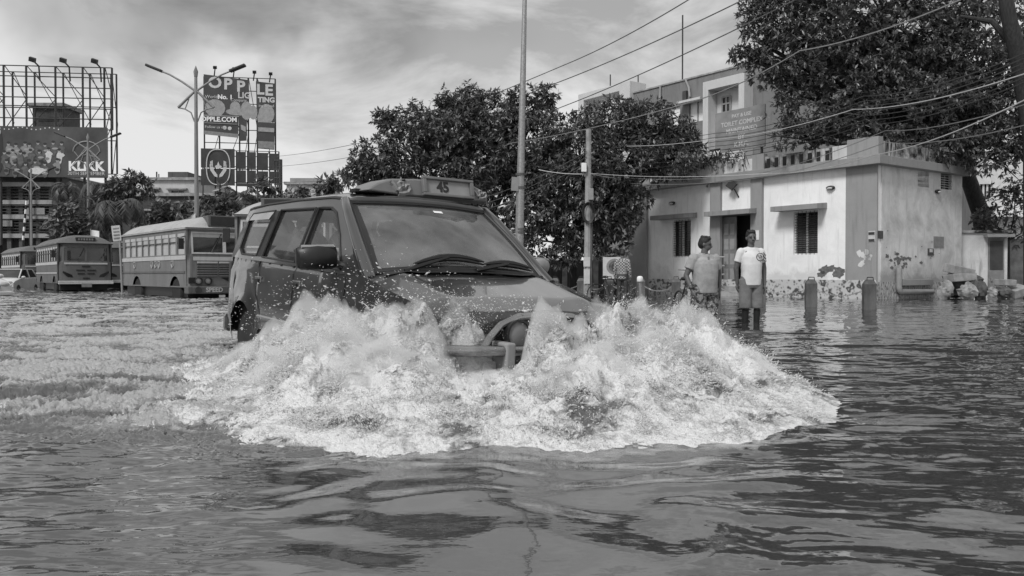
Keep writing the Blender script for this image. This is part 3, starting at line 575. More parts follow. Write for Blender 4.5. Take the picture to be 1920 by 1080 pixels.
for (u, v, ru, rv) in ((1548, 506, 12, 7), (1572, 511, 13, 9), (1560, 502, 9, 5), (1541, 514, 7, 7)):
    a = fac(u, v); c = fac(u + ru, v + rv); b = MB(); blob(b, F_, a[0], a[1], abs(c[0] - a[0]), abs(c[1] - a[1]), u, -.004 - .0004 * (u % 7)); b.build('peeled_patch', M['peel'], BR)
q = random.Random(5)
for i in range(46):
    u, v = q.gauss(1682, 16), q.gauss(487, 6); ru = q.uniform(.8, 4.5) if i < 26 else q.uniform(.5, 1.4)
    if i > 36: u, v = q.uniform(1660, 1790), q.uniform(420, 500)
    if u < 1660: continue
    a = sid(u, v); c = sid(u + ru, v + ru * q.uniform(.6, 1.2)); b = MB(); blob(b, S_, a[0], a[1], abs(c[0] - a[0]), abs(c[1] - a[1]), i + 77, -.004 - .0003 * i, 14); b.build('peeled_patch', M['peel'], BR)
for i in range(16):
    u, v = q.gauss(1622, 9), q.gauss(483, 11); a = fac(u, v); r0 = q.uniform(.02, .1); b = MB(); blob(b, F_, a[0], a[1], r0, r0 * 1.0, i + 177, -.024 - .0003 * i, 12); b.build('peeled_patch', M['par_w'], BR)
def plate(name, mt, u0, v0, u1, v1, fn, cv, o0):
    a, c = cv(u0, v1), cv(u1, v0); b = MB(); panel(b, rect(min(a[0], c[0]), a[1], max(a[0], c[0]), c[1]), [], fn, -.012 if o0 == 0 else .012)
    return MB().add([fn(x, y, o0) for x, y in rect(min(a[0], c[0]), a[1], max(a[0], c[0]), c[1])] + [fn(x, y, o0 - .015) for x, y in rect(min(a[0], c[0]), a[1], max(a[0], c[0]), c[1])], [(0, 1, 2, 3), (4, 7, 6, 5), (0, 4, 5, 1), (1, 5, 6, 2), (2, 6, 7, 3), (3, 7, 4, 0)]).build(name, mt, BR)
plate('notice_plate', M['print_m'], 1187, 453, 1192, 467, F_, fac, -.13)
o = plate('notice_plate', M['print_l'], 1629, 433, 1642, 453, F_, fac, -.021); 
plate('notice_plate', M['print_d'], 1630, 435, 1641, 440, F_, fac, -.038); plate('notice_plate', M['print_d'], 1630, 448, 1641, 452, F_, fac, -.038)
plate('meter_box', M['print_d'], 1646, 433, 1655, 447, S_, sid, -.002); plate('poster', M['print_m'], 1750, 444, 1769, 464, S_, sid, -.002)
plate('poster', M['print_d'], 1739, 466, 1750, 479, S_, sid, -.002); plate('poster', M['print_l'], 1742, 467, 1747, 473, S_, sid, -.019)
plate('notice_plate', M['white'], 1420, 432, 1428, 450, F_, fac, -.135)
# white handrail by the door steps
hr = thing('handrail', 'white tubular handrail beside the toilet door steps', 'handrail'); hr.matrix_world = frame(C0, E2, E1, UP)
ta = dr[1][0] - .35; b = MB()
for z in (.45, .78, 1.1, 1.42): b.tube([(-.06, ta, z), (-.55, ta - .15, z), (-1.45, ta - .5, z - .42)], .028, 8)
b.build('rail', M['white'], hr, smooth=True)
b = MB().tube([(-.55, ta - .15, -.3), (-.55, ta - .15, 1.42)], .025, 8).tube([(-1.4, ta - .48, -.3), (-1.4, ta - .48, 1.02)], .025, 8); b.build('post', M['white'], hr, smooth=True)
# big sign standing on the roof, small sign beside it
sg = thing('roof_sign_board', 'grey signboard with white painted lines of lettering standing on the flat roof', 'signboard')
fp = lambda u, v: fac(u, v, .6)
a, c = fp(1434, 283), fp(1341, 205); xm = (a[0] + c[0]) / 2
sg.matrix_world = frame(C0 + E2 * .6 + E1 * xm, -E1, UP, -E2)      # local x right, y up, z towards the street
hw = (c[0] - a[0]) / 2; zb = fp(1390, 281)[1]; zt = fp(1390, 203)[1]
MB().bb((-hw, zb, -.05), (hw, zt, 0)).build('board', mat('sign_grey', .23, .5, .2, 1.5), sg, bevel=.01)
b = MB()
for x in (-hw + .2, hw - .2): b.bb((x - .04, ZC1 - .03, -.12), (x + .04, zt - .1, -.06))
b.build('support', M['rust'], sg)
hgt = zt - zb
for i, (s, sc) in enumerate((('PAY & USE', .82), ('TOILET COMPLEX', 1.0), ('MAINTAINED', 1.0), ('BY', 1.1), ('K.M.C.', 1.0))):
    text(s, hgt * .155 * sc, M['print_l'], 'lettering', sg, Matrix.Translation((0.1, zt - hgt * (.16 + .175 * i), .003)), .004, bold=.004)
s2 = thing('small_sign', 'small black sign with white letters above the parapet', 'sign'); a = fac(1340, 289, -.1)
s2.matrix_world = frame(C0 - E2 * .1 + E1 * a[0], -E1, UP, -E2)
w_ = .25; MB().bb((-w_, a[1] - .19, -.03), (w_, a[1] + .19, 0)).bb((-.03, ZP - .1, -.06), (.03, a[1] - .19, -.031)).build('board', M['print_k'], s2)
text('PAY', .28, M['white'], 'lettering', s2, Matrix.Translation((0, a[1], .002)), bold=.006)
# ================================================================== little hut and walls to the right
D2 = 29.5
hut = thing('pump_hut', 'small whitewashed hut with stained flat top and a dark door', 'hut', (gx(1800, D2), D2, 0), radians(-8))
wd = gx(1843, D2) - gx(1800, D2); hz_ = zz(437, D2)
MB().bb((0, 0, -.4), (wd + .75, 1.7, hz_)).build('wall', M['par_w'], hut, bevel=.01)
MB().bb((-.1, -.08, hz_), (wd + .85, 1.8, hz_ + .1)).build('roof', M['stained'], hut, bevel=.01)
MB().bb((wd - .05, -.35, hz_ - .16), (wd + .85, -.002, hz_ - .06)).build('door_canopy', M['pier'], hut)
o = MB().bb((wd + .1, -.05, -.3), (wd + .62, -.002, hz_ - .2)).build('door', M['midgrey'], hut); MB().bb((wd + .15, -.07, .95), (wd + .57, -.051, hz_ - .28)).build('grille', M['print_d'], o); MB().box((wd + .2, -.075, .6), (.05, .05, .12)).build('handle', M['steel'], o)
D3 = 31
cw = thing('compound_wall', 'low dark plastered compound wall at the right edge under the trees', 'wall', (gx(1880, D3), D3 + .6, 0))
MB().bb((-.3, 0, -.4), (9, .22, zz(452, D3))).build('wall', M['concrete'], cw); MB().bb((-.3, -.05, zz(452, D3)), (9, .27, zz(452, D3) + .12)).build('coping', M['stained'], cw)
D4 = 33.0
cw = thing('dark_fence', 'dark sheet metal fence with concrete posts behind the chained bollards', 'fence', (gx(940, D4), D4 + 3, 0))
d4 = D4 + 3
MB().bb((0, 0, -.4), (gx(1183, d4) - gx(940, d4), .08, zz(488, d4))).build('sheet', mat('dark_sheet', .05, .6, .4, 1.5, stretch=(6, 1, .5)), cw)
for u in (960, 1005, 1052, 1110, 1160): MB().bb((gx(u, d4) - gx(940, d4), -.15, -.4), (gx(u, d4) - gx(940, d4) + .22, -.002, zz(480, d4))).build('post', M['concrete'], cw, bevel=.01)
pb = thing('poster_board', 'pale poster board with a dark ringed disc beside the grey pier', 'poster', (gx(1151, 30), 30, 0), radians(-15))
z0, z1 = zz(523, 30), zz(482, 30); MB().bb((-.4, 0, z0), (.35, .03, z1)).build('board', M['print_l'], pb); MB().bb((-.36, .031, -.4), (-.3, .06, z1)).bb((.25, .031, -.4), (.31, .06, z1)).build('leg', M['dark'], pb)
b = MB(); b.lathe([(.29, 0), (.29, .006), (.2, .006), (.2, 0)], 24, 0, frame((.02, -.001, (z0 + z1) / 2 + .05), (1, 0, 0), (0, 0, 1), (0, -1, 0))).lathe([(0, .0), (.12, 0), (.12, .006), (0, .006)], 20, 1, frame((.02, -.001, (z0 + z1) / 2 + .05), (1, 0, 0), (0, 0, 1), (0, -1, 0)))
b.build('printed_disc', [M['print_m'], M['print_d']], pb)
# ================================================================== three-storey block behind
C1 = Vector((gx(1425, 41), 41, 0))
def fac2(u, v): p = on_plane(u, v, C1, E2); return (p - C1).dot(E1), p.z
AB = thing('apartment_block', 'weathered grey three-storey block with a pale framed bay and rooftop frame behind the trees', 'building'); AB.matrix_world = frame(C1, E2, E1, UP)
M['ab'] = wallmat('rain_streaked_grey', .20, .9, .11); M['abw'] = wallmat('pale_frame', .55, .6, .35)
zr = fac2(1410, 119)[1]; te = fac2(1188, 190)[0]; tl = fac2(1085, 200)[0]
wa, wb = fac2(1321, 225), fac2(1292, 193)
b = MB(); panel(b, rect(-6, -.4, te, zr), [rect(wa[0], wa[1], wb[0], wb[1]), rect(fac2(1275, 238)[0], fac2(1275, 238)[1], fac2(1249, 207)[0], wb[1] - .05)], F_, .3); b.build('front_wall', M['ab'], AB)
b = MB(); b.bb((8.7, -6, -.4), (9, te, zr)).bb((.31, te - .3, -.4), (8.69, te, zr)).bb((.31, -6, -.4), (8.69, -5.7, zr)); b.build('side_wall', M['ab'], AB)
MB().bb((.31, -5.69, zr - .9), (8.69, te - .31, zr - .7)).build('roof', M['concrete'], AB); MB().bb((-.06, -6, zr), (.36, te, zr + .08)).build('coping', M['concrete'], AB)
MB().bb((.12, wa[0], wa[1]), (.15, wb[0], wb[1])).build('window', M['white'], AB); MB().bb((.12, fac2(1275, 238)[0], wa[1]), (.15, fac2(1249, 207)[0], wb[1])).build('window', M['white'], AB)  # white panes put the bright sky reflected in the glass into the colour
b = MB(); b.bb((.06, (wa[0] + wb[0]) / 2 - .03, wa[1]), (.11, (wa[0] + wb[0]) / 2 + .03, wb[1])); b.build('window_frame', M['grey'], AB)
q0 = fac2(1322, 188); MB().bb((-.5, q0[0] - .1, q0[1]), (0, fac2(1281, 195)[0], q0[1] + .12)).build('window_hood', M['abw'], AB)
MB().bb((-.15, fac2(1290, 190)[0], fac2(1290, 190)[1]), (0, fac2(1283, 190)[0], fac2(1283, 172)[1])).build('duct', M['print_d'], AB)
ba, bb_ = fac2(1412, 300), fac2(1335, 158); bt = fac2(1335, 158)[1]
b = MB(); panel(b, rect(ba[0], 2, bb_[0], bt), [rect(ba[0] + .35, 2.2, bb_[0] - .35, bt - .45)], lambda t_, z, o: (-.7 + o, t_, z), .69); b.build('bay_frame', M['abw'], AB, bevel=.01)
MB().bb((-.012, ba[0] + .36, 2.2), (-.002, bb_[0] - .36, bt - .46)).build('bay_wall', M['abw'], AB)
c0, c1 = fac2(1371, 209), fac2(1356, 183)
o = MB().bb((-.05, c0[0], c0[1]), (-.013, c1[0], c1[1])).build('window', M['winglass'], AB)
g = MB(); tmid = (c0[0] + c1[0]) / 2; zmid = c0[1] + (c1[1] - c0[1]) * .55
for t_ in (c0[0], tmid, c1[0]): g.bb((-.09, t_ - .04, c0[1]), (-.051, t_ + .04, c1[1]))
for z in (c0[1], zmid, c1[1]): g.bb((-.093, c0[0], z - .04), (-.054, c1[0], z + .04))
g.build('frame', M['grey'], o)
rf0, rf1 = fac2(1188, 158), fac2(1091, 158); za, zb_ = fac2(1150, 215)[1], fac2(1185, 153)[1]
b = MB(); panel(b, rect(rf0[0], za - 3, rf1[0], zb_), [rect(rf0[0] + .9, za, rf1[0] - .5, zb_ - .45)], lambda t_, z, o: (-.3 + o, t_, z), 1.3); b.build('rooftop_frame', M['abw'], AB, bevel=.02)
MB().bb((.31, te + .05, -.4), (6, rf1[0] - .05, za - .5)).build('rear_block', M['ab'], AB)
for u, v0, v1, nm in ((1270, 150, 26, 'mast'), (1135, 165, 138, 'mast'), (1187, 180, 140, 'mast')):
    a, c = fac2(u, v0), fac2(u, v1); MB().tube([(.4, a[0], a[1] - 1), (.4, a[0], c[1])], .045 if v1 < 100 else .04, 6).build(nm, M['rust'], AB)
p1, p2, p3 = fac2(1287, 148), fac2(1294, 165), fac2(1296, 182); MB().tube([(-.09, p1[0], p1[1]), (-.1, p2[0], p2[1]), (-.1, p3[0], p3[1])], .06, 8).build('down_pipe', M['grey'], AB, smooth=True)
p1, p2 = fac2(1240, 163), fac2(1239, 200); MB().tube([(-.08, p1[0], p1[1]), (-.08, p2[0], p2[1])], .06, 8).build('down_pipe', M['grey'], AB, smooth=True)
# pale house at the far right
D5 = 47.0
ph = thing('white_house', 'pale white house with balcony railing glimpsed at the far right', 'building', (gx(1826, D5), D5, 0))
zt5 = zz(300, D5); wz0, wz1 = zz(372, D5), zz(345, D5); x0 = gx(1836, D5) - gx(1826, D5); x1 = gx(1860, D5) - gx(1826, D5)
b = MB(); panel(b, rect(-1, -.4, 6, zt5), [rect(x0, wz0, x1, wz1)], lambda x, z, o: (x, o, z), .3); b.build('wall', M['offwhite'], ph)
o = MB().bb((x0, .2, wz0), (x1, .24, wz1)).build('window', M['winglass'], ph); g = MB()
for x in (x0, x0 * .65 + x1 * .35, x0 * .35 + x1 * .65, x1): g.bb((x - .05, .1, wz0), (x + .05, .15, wz1))
g.build('frame', M['offwhite'], o)
g = MB()
for k in range(3): g.bb((-.2, -1.0, wz0 - .2 - k * .3), (4, -.95, wz0 - .14 - k * .3))
g.bb((-.2, -1.0, wz0 - 1.1), (4, -.02, wz0 - .95)); g.build('balcony', M['white'], ph)
# ================================================================== unseen house, added so the van's flank mirrors something dark
sh_ = thing('unseen_house', 'unseen dark house added left of the view to be mirrored in the flank of the van', 'building', (-19, 4, 0), math.atan2(30, -15))
b = MB(); hl = [rect(2 + 4 * i, 1.2 + 3 * j, 3.8 + 4 * i, 2.9 + 3 * j) for i in range(8) for j in range(3)]; panel(b, rect(0, -.5, 34, 10), hl, lambda x, z, o: (x, o, z), .3); b.build('wall', wallmat('dark_house_wall', .07, 1., .03), sh_)
MB().bb((0, .31, -.5), (34, 9, 10)).build('rear_block', M['dgrey'], sh_); MB().bb((-.3, -.5, 10), (34.3, 9.2, 10.3)).build('roof', M['concrete'], sh_)
for h_ in hl: MB().bb((h_[0][0], .2, h_[0][1]), (h_[2][0], .25, h_[2][1])).build('window', M['winglass'], sh_)
# ================================================================== far buildings along the left
def block(name, label, u0, u1, vt, d, mt, wins=(), dep=8., extra=None, wm='winglass', coping='concrete'):
    r = thing(name, label, 'building', (gx(u0, d), d, 0)); w = gx(u1, d) - gx(u0, d); h = zz(vt, d)
    X = lambda u: gx(u, d) - gx(u0, d); hl = [rect(X(a), zz(b_, d), X(c), zz(e_, d)) for a, e_, c, b_ in wins]
    b = MB(); panel(b, rect(0, -.5, w, h), hl, lambda x, z, o: (x, o, z), .4); b.build('wall', M[mt], r)
    b = MB(); b.bb((0, .41, -.5), (.3, dep, h)).bb((w - .3, .41, -.5), (w, dep, h)).bb((.31, dep - .3, -.5), (w - .31, dep, h)); b.build('side_wall', M[mt], r)
    MB().bb((-.25, -.3, h), (w + .25, dep + .2, h + .3)).build('roof', M[coping], r)
    for hh_ in hl:
        (xa, za), (xb, zb2) = hh_[0], hh_[2]; o = MB().bb((xa, .3, za), (xb, .34, zb2)).build('window', M[wm], r)
        MB().bb(((xa + xb) / 2 - .06, .2, za), ((xa + xb) / 2 + .06, .28, zb2)).bb((xa, .22, (za + zb2) / 2 - .05), (xb, .27, (za + zb2) / 2 + .05)).build('frame', M['grey'], o)
        MB().bb((xa - .4, -.5, zb2 + .12), (xb + .4, 0, zb2 + .28)).build('window_hood', M[coping], r)
    if extra: extra(r, X, lambda v: zz(v, d))
    return r
M['bl_d'] = wallmat('sooty_plaster', .10, 1., .04); M['bl_m'] = wallmat('dull_plaster', .30, 1., .14); M['bl_l'] = wallmat('pale_plaster', .48, .8, .28); M['bl_dd'] = wallmat('dark_plaster', .07, 1., .03)  # darkest wall: one dark base tone with darker streaks and blotches
def ex1(r, X, Z):
    b = MB()
    for v in (352, 385, 412, 447): b.bb((X(-35), -1.6, Z(v)), (X(112), -.02, Z(v) + .5))
    b.build('balcony_slab', M['bl_m'], r)
    b = MB()
    for v in (372, 404, 436):
        for k in range(5): b.tube([(X(-35), -1.5, Z(v) + k * .35), (X(112), -1.5, Z(v) + k * .35)], .05, 5)
    b.build('railing', M['rust'], r)
    b = MB()
    for u in (-20, 8, 30, 52, 84, 108): b.bb((X(u) - .25, -1.3, -.5), (X(u) + .25, -.7, Z(352)))
    b.build('column', M['bl_d'], r)
    for k, (u0, v0, u1, v1) in enumerate(((66, 392, 100, 404), (-5, 415, 40, 426))): MB().bb((X(u0), -1.75, Z(v1)), (X(u1), -1.62, Z(v0))).build('shop_board', M['print_m'], r)
block('balcony_block', 'sooty multi-storey block with long open balconies under the crowd poster', -40, 118, 332, 100, 'bl_d', [(5, 392, 18, 408), (38, 392, 50, 410), (88, 390, 102, 410), (15, 425, 30, 442), (60, 424, 75, 442)], 12, ex1)
def ex2(r, X, Z):
    MB().bb((X(302), 2, Z(336)), (X(340), 6, Z(318))).build('water_tank', M['bl_d'], r); MB().tube([(X(288), 1, Z(336)), (X(288), 1, Z(320))], .08, 5).tube([(X(292), 1, Z(336)), (X(292), 1, Z(324))], .06, 5).build('antenna', M['rust'], r)
block('flat_roofed_house', 'pale two-tone flat-roofed house with rooftop tank between palm and lamp post', 262, 372, 338, 92, 'bl_l', [(322, 358, 346, 372), (291, 357, 296, 368)], 10, ex2)
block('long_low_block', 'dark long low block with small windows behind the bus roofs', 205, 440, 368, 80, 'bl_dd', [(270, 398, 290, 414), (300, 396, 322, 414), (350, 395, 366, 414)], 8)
def ex3(r, X, Z): MB().bb((X(545), -.1, Z(346)), (X(606), .0, Z(334))).build('parapet_panel', M['bl_m'], r)
block('white_rooftop_house', 'pale house with railed rooftop beside the dark billboard post', 538, 612, 346, 95, 'bl_l', [(560, 358, 570, 372)], 8, ex3)
block('dark_shop_row', 'dark row of shops between the billboards and the tree', 425, 660, 372, 84, 'bl_dd', [(455, 395, 480, 415)], 8)
# ================================================================== lamp posts
def lamp_post(u, vb_hub, d, label, rz=0, k=1.0):
    r = thing('street_lamp', label, 'street lamp', (gx(u, d), d, 0), rz, 'double-arm street lamps along the far road')
    H = zz(vb_hub, d)
    MB().tube([(0, 0, -.4), (0, 0, 3), (0, 0, H + .9), (0, 0, H + 1.15)], [.13, .12, .075, .03], 10).tube([(0, 0, H + .7), (0, 0, H + .95), (0, 0, H + 1.25)], [.09, .12, .01], 8).build('pole', M['pole'], r, smooth=True)
    for s in (-1, 1):
        MB().tube([(s * .05, 0, H), (s * .7, 0, H + .45), (s * 1.3, 0, H + .8), (s * 1.75, 0, H + .98)], [.055, .05, .045, .04], 8).build('arm', M['pole'], r, smooth=True)
        o = MB().box((s * 2.1, 0, H + 1.13), (.85, .3, .13), rot=Euler((0, -s * .38, 0)).to_matrix()).build('lamp_head', M['black'], r, bevel=.03)
        b = MB(); e = (s * .9, 0, H - .85)
        b.tube([(s * .05, 0, H - .02), e], [.06, .07], 8).tube([e, (s * .55, 0, H - .92), (s * .25, 0, H - 1.1), (s * .08, 0, H - 1.55)], .035, 8).tube([(s * .55, 0, H - .92), (s * .35, 0, H - .4)], .03, 6)
        b.build('bracket', M['pole'], r, smooth=True)
    return r
lamp_post(369.5, 170, 42, 'tall twin-arm street lamp in front of the ripped billboard')
lamp_post(167, 280, 65, 'twin-arm street lamp in front of the crowd poster, above the rounded bus', radians(4))
lamp_post(60, 337, 84, 'twin-arm street lamp rising above the gap left of the rounded bus, below the crowd poster')
lamp_post(-8, 376, 106, 'farthest twin-arm street lamp cut by the left edge')
# ================================================================== billboards
def truss(mb, pts_u, v0, v1, d, X, Z, r=.1, rails=5, y=0, dg=True):
    for i, u in enumerate(pts_u): mb.tube([(X(u), y, Z(v1)), (X(u), y, Z(v0))], r * 1.3, 5)
    for k in range(rails):
        v = v0 + (v1 - v0) * k / (rails - 1); mb.tube([(X(pts_u[0]), y, Z(v)), (X(pts_u[-1]), y, Z(v))], r * .7, 5)
    if dg:
        for i in range(len(pts_u) - 1):
            va, vb = (v0, v1) if i % 2 else (v1, v0)
            mb.tube([(X(pts_u[i]), y + .3, Z(va)), (X(pts_u[i + 1]), y + .3, Z((v0 + v1) / 2))], r * .55, 5); mb.tube([(X(pts_u[i + 1]), y + .3, Z((v0 + v1) / 2)), (X(pts_u[i]), y + .3, Z(vb))], r * .55, 5)
db = 98.0
fr = thing('billboard_frame', 'bare lattice frame of an empty hoarding standing above the crowd poster', 'billboard frame', (gx(0, db + 3), db + 3, 0), radians(6)); db3 = db + 3
X = lambda u: gx(u, db3) - gx(0, db3); Z = lambda v: zz(v, db3)
b = MB(); truss(b, [-42, 10, 50, 102, 151, 190, 204], 122, 240, db3, X, Z, .1, 7); b.build('lattice', M['rust'], fr)
b = MB(); truss(b, [-42, 10, 50, 102, 151, 190, 200], 126, 320, db3, X, Z, .09, 4, y=2.2, dg=True); b.build('back_lattice', M['rust'], fr)
for u in (-30, 70, 124, 180):
    o = MB().tube([(X(u + 5), -.1, Z(150)), (X(u + 6), -.5, Z(124)), (X(u), -1.2, Z(116))], .1, 5).build('floodlight', M['rust'], fr); MB().box((X(u), -1.3, Z(115)), (.7, .4, .5), rot=Euler((.4, .3, 0)).to_matrix()).build('lamp_head', M['black'], o)
tk = thing('tank_room', 'dark rooftop tank room with overhanging slab inside the hoarding frame', 'tank room', (gx(93, db + 7), db + 7, 0)); X7 = lambda u: gx(u, db + 7) - gx(93, db + 7); Z7 = lambda v: zz(v, db + 7)
MB().bb((X7(64), 0, Z7(332)), (X7(122), 4, Z7(201))).build('wall', M['bl_d'], tk); MB().bb((X7(60), -.5, Z7(201)), (X7(126), 4.5, Z7(194))).build('roof', M['bl_m'], tk); MB().bb((X7(75), -.03, Z7(228)), (X7(113), 0, Z7(220))).build('opening', M['print_k'], tk)
po = thing('poster_billboard', 'dark wide billboard with a crowd of pale figures and white lettering', 'billboard', (gx(202, db), db, 0), radians(5)); X = lambda u: (gx(u, db) - gx(202, db)); Z = lambda v: zz(v, db)
MB().bb((X(-70), 0, Z(333)), (X(202), .4, Z(239))).build('board', mat('poster_ground', .05, .4, .5, .25), po)
b = MB(); q = random.Random(3)
def dot(mb, x, z, rx, rz, m, y=-.02, n=14): mb.add([(x + rx * cos(2 * pi * i / n), y, z + rz * sin(2 * pi * i / n)) for i in range(n)], [tuple(range(n))], m)
rows = [(276, [28, 42, 55, 66, 78, 92, 108, 122], 0), (290, [18, 33, 50, 68, 82, 100, 118], 1), (310, [22, 40, 58, 75, 92, 112], 2)]
for v, us, k in rows:
    for j, u in enumerate(us):
        u += q.uniform(-2, 2); vv = v + q.uniform(-4, 4); m = q.choice([0, 1, 1, 2, 2]); yy = -.02 - .02 * k - .001 * j
        dot(b, X(u), Z(vv + 9), .34, .8, m, yy, 7); dot(b, X(u) + q.uniform(-.2, .2), Z(vv + 4), .46, .26, m, yy - .003, 6); dot(b, X(u), Z(vv - 4.5), .17, .22, 3, yy - .01); dot(b, X(u), Z(vv - 6.4), .2, .15, 4, yy - .012); dot(b, X(u + q.uniform(-3, 3)), Z(vv + 13), .3, .2, q.choice([1, 2, 4]), yy - .006, 5)
        if q.random() < .6: dot(b, X(u + 3), Z(vv + 6), .35, .12, 3, yy - .011)
for u, m in ((-25, 1), (-6, 4), (10, 4)): dot(b, X(u), Z(285), .5, 2.6, m, -.03); dot(b, X(u), Z(250), .25, .35, 3, -.035)
for k in range(14): dot(b, X(12 + k * 8), Z(243 + 2 * sin(k)), .08, .08, 0, -.015, 8)
dot(b, X(78), Z(322), 1.0, .4, 0, -.09)
b.build('printed_crowd', [M['print_l'], M['print_m'], M['dgrey'], M['grey'], M['print_k']], po)
b = MB(); xc, zc = X(166), Z(285)
b.tube([(xc + 1.5 * cos(a), -.03, zc + 1.2 * sin(a)) for a in [pi * i / 12 for i in range(13)]], .09, 5); b.tube([(xc - 1.4, -.03, zc), (xc - .9, -.03, zc - .6), (xc, -.03, zc - .3), (xc + .9, -.03, zc - .6), (xc + 1.4, -.03, zc)], .08, 5)
for a in (-1.2, -.6, 0, .6, 1.2): b.tube([(xc, -.03, zc + .6), (xc + a * 1.5, -.03, zc - 1.9)], .05, 4)
b.build('printed_emblem', M['print_m'], po)
FX = lambda x, z: frame((x, -.012, z), (1, 0, 0), (0, 0, 1), (0, -1, 0))
text('KLiKK', 1.5, M['white'], 'lettering', po, FX(X(165), Z(313)), .03, bold=.06); text('30TH SEPTEMBER', .55, M['print_l'], 'lettering', po, FX(X(165), Z(326)), .02)
b = MB()
for u in (-40, 8, 60, 110, 158, 196): b.tube([(X(u), .6, Z(460)), (X(u), .6, Z(240))], .16, 6)
b.build('post', M['rust'], po)
# the ripped billboard
do = 80.0
ob = thing('ripped_billboard', 'tall ripped billboard of dark vinyl with big white lettering and torn strips', 'billboard', (gx(383, do), do, 0), radians(9)); X = lambda u: (gx(u, do) - gx(383, do)) * 1.012; Z = lambda v: zz(v, do)
M['vinyl'] = mat('vinyl', .045, .4, .25, .6)
def flat(mb, pts, m=0, y=0., th=.05):
    n = len(pts); mb.add([(X(u), y, Z(v)) for u, v in pts] + [(X(u), y + th, Z(v)) for u, v in pts], [tuple(range(n)), tuple(range(n, 2 * n))[::-1]] + [(i, (i + 1) % n, n + (i + 1) % n, n + i) for i in range(n)], m)
b = MB(); flat(b, [(384, 139), (465, 147), (463, 185), (460, 225), (461, 254), (446, 217), (384, 216)]); flat(b, [(477, 149), (512, 152), (512, 226), (479, 225), (478, 190)]); b.build('vinyl_sheet', M['vinyl'], ob)
b = MB(); flat(b, [(384, 217), (446, 218), (445, 256), (415, 253), (384, 250)], 0, -.05); flat(b, [(447, 220), (461, 224), (460, 262), (448, 263)], 0, -.1); flat(b, [(479, 226), (511, 227), (510, 278), (480, 276)], 0, -.05); b.build('vinyl_strip', M['vinyl'], ob)
b = MB()
flat(b, [(385, 245), (445, 250), (445, 257), (385, 252)], 0, -.1, .04); flat(b, [(481, 262), (510, 263), (510, 277), (481, 275)], 0, -.1, .04); flat(b, [(481, 236), (510, 237), (510, 245), (481, 244)], 1, -.1, .04); flat(b, [(384, 215.5), (447, 216.5), (447, 218), (384, 217)], 1, -.12, .04); flat(b, [(384, 230), (444, 231), (444, 232), (384, 231)], 1, -.12, .04); flat(b, [(450, 232), (459, 236), (459, 246), (451, 242)], 1, -.15, .03)
for u, v, rx, rz in ((404, 202, .95, .85), (444, 208, 1.1, .35), (440, 200, .5, .6), (460, 205, .55, .9), (472, 208, .4, .7), (496, 210, .75, .95), (486, 218, .35, .5), (498, 222, .35, .6)): dot(b, X(u), Z(v), rx, rz, 1, -.02 - .0007 * (u % 9))
b.build('printed_picture', [M['print_m'], M['grey']], ob)
FO = lambda u, v, y=-.015: frame((X(u), y, Z(v)), (1, 0, 0), (0, 0, 1), (0, -1, 0))
for s, u, v in (('O', 404, 155), ('P', 427, 157), ('P', 450, 160.5), ('L', 485, 165), ('E', 500.5, 166)): text(s, 1.45 if s != 'L' else 1.35, M['print_l'], 'lettering', ob, FO(u, v), .02, sx=1.05, bold=.05)
text('LIG', .8, M['print_l'], 'lettering', ob, FO(456, 177), .02, bold=.02); text('TING', .66, M['print_l'], 'lettering', ob, FO(496, 184), .02, bold=.03)
text("World's", .42, M['print_l'], 'lettering', ob, FO(400, 181), .02); text('No. 1', .6, M['white'], 'lettering', ob, FO(422, 181), .02, bold=.02); text('Company', .38, M['print_l'], 'lettering', ob, FO(446, 186), .02); text('ing Brand', .38, M['print_l'], 'lettering', ob, FO(496, 195), .02)
text('OPPLE.COM', .62, M['white'], 'lettering', ob, FO(411, 223.5, -.065), .02, bold=.02); text('Follow us on', .36, M['print_l'], 'lettering', ob, FO(404, 238, -.065), .02)
b = MB(); dot(b, X(421), Z(238.5), .18, .18, 0, -.06); dot(b, X(430), Z(239.5), .18, .18, 0, -.06); b.build('printed_icon', M['print_l'], ob)
b = MB(); truss(b, [383, 410, 446, 462, 478, 511], 141, 340, do, X, Z, .06, 9, y=.5); b.build('lattice', M['rust'], ob)
for u, v in ((406, 128), (440, 129), (476, 134), (505, 136)):
    o = MB().tube([(X(u - 4), .2, Z(v + 13)), (X(u), -.4, Z(v))], .06, 5).build('floodlight', M['rust'], ob); MB().box((X(u), -.5, Z(v)), (.32, .3, .26), rot=Euler((.4, 0, 0)).to_matrix()).build('lamp_head', M['black'], o)
hb = thing('hands_billboard', 'black billboard with two praying hands around a flame in an oval ring', 'billboard', (gx(378, do - 2), do - 2, 0), radians(9)); d_ = do - 2; X = lambda u: (gx(u, d_) - gx(378, d_)) * 1.012; Z = lambda v: zz(v, d_)
b = MB()
for (u0, v0, u1, v1) in ((378, 278, 438, 314), (378, 317, 402, 347), (404, 317, 438, 347), (441, 283, 458, 315), (441, 318, 458, 340), (461, 283, 476, 315), (461, 318, 476, 340), (479, 284, 498, 316), (479, 319, 498, 342), (501, 285, 517, 316), (501, 319, 517, 342), (441, 342, 500, 348)): flat(b, [(u0, v0), (u1, v0), (u1, v1), (u0, v1)], 0, 0, .08)
b.build('board', mat('black_vinyl', .03, .5, .4, 1.0), hb)
b = MB(); cx_, cz_ = X(409), Z(313); b.tube([(cx_ + 1.05 * (1 if cos(a) > 0 else -1) * abs(cos(a)) ** .75, -.05, cz_ + 1.65 * (1 if sin(a) > 0 else -1) * abs(sin(a)) ** .75) for a in [2 * pi * i / 40 for i in range(41)]], .055, 6); b.build('printed_ring', M['print_l'], hb)
b = MB()
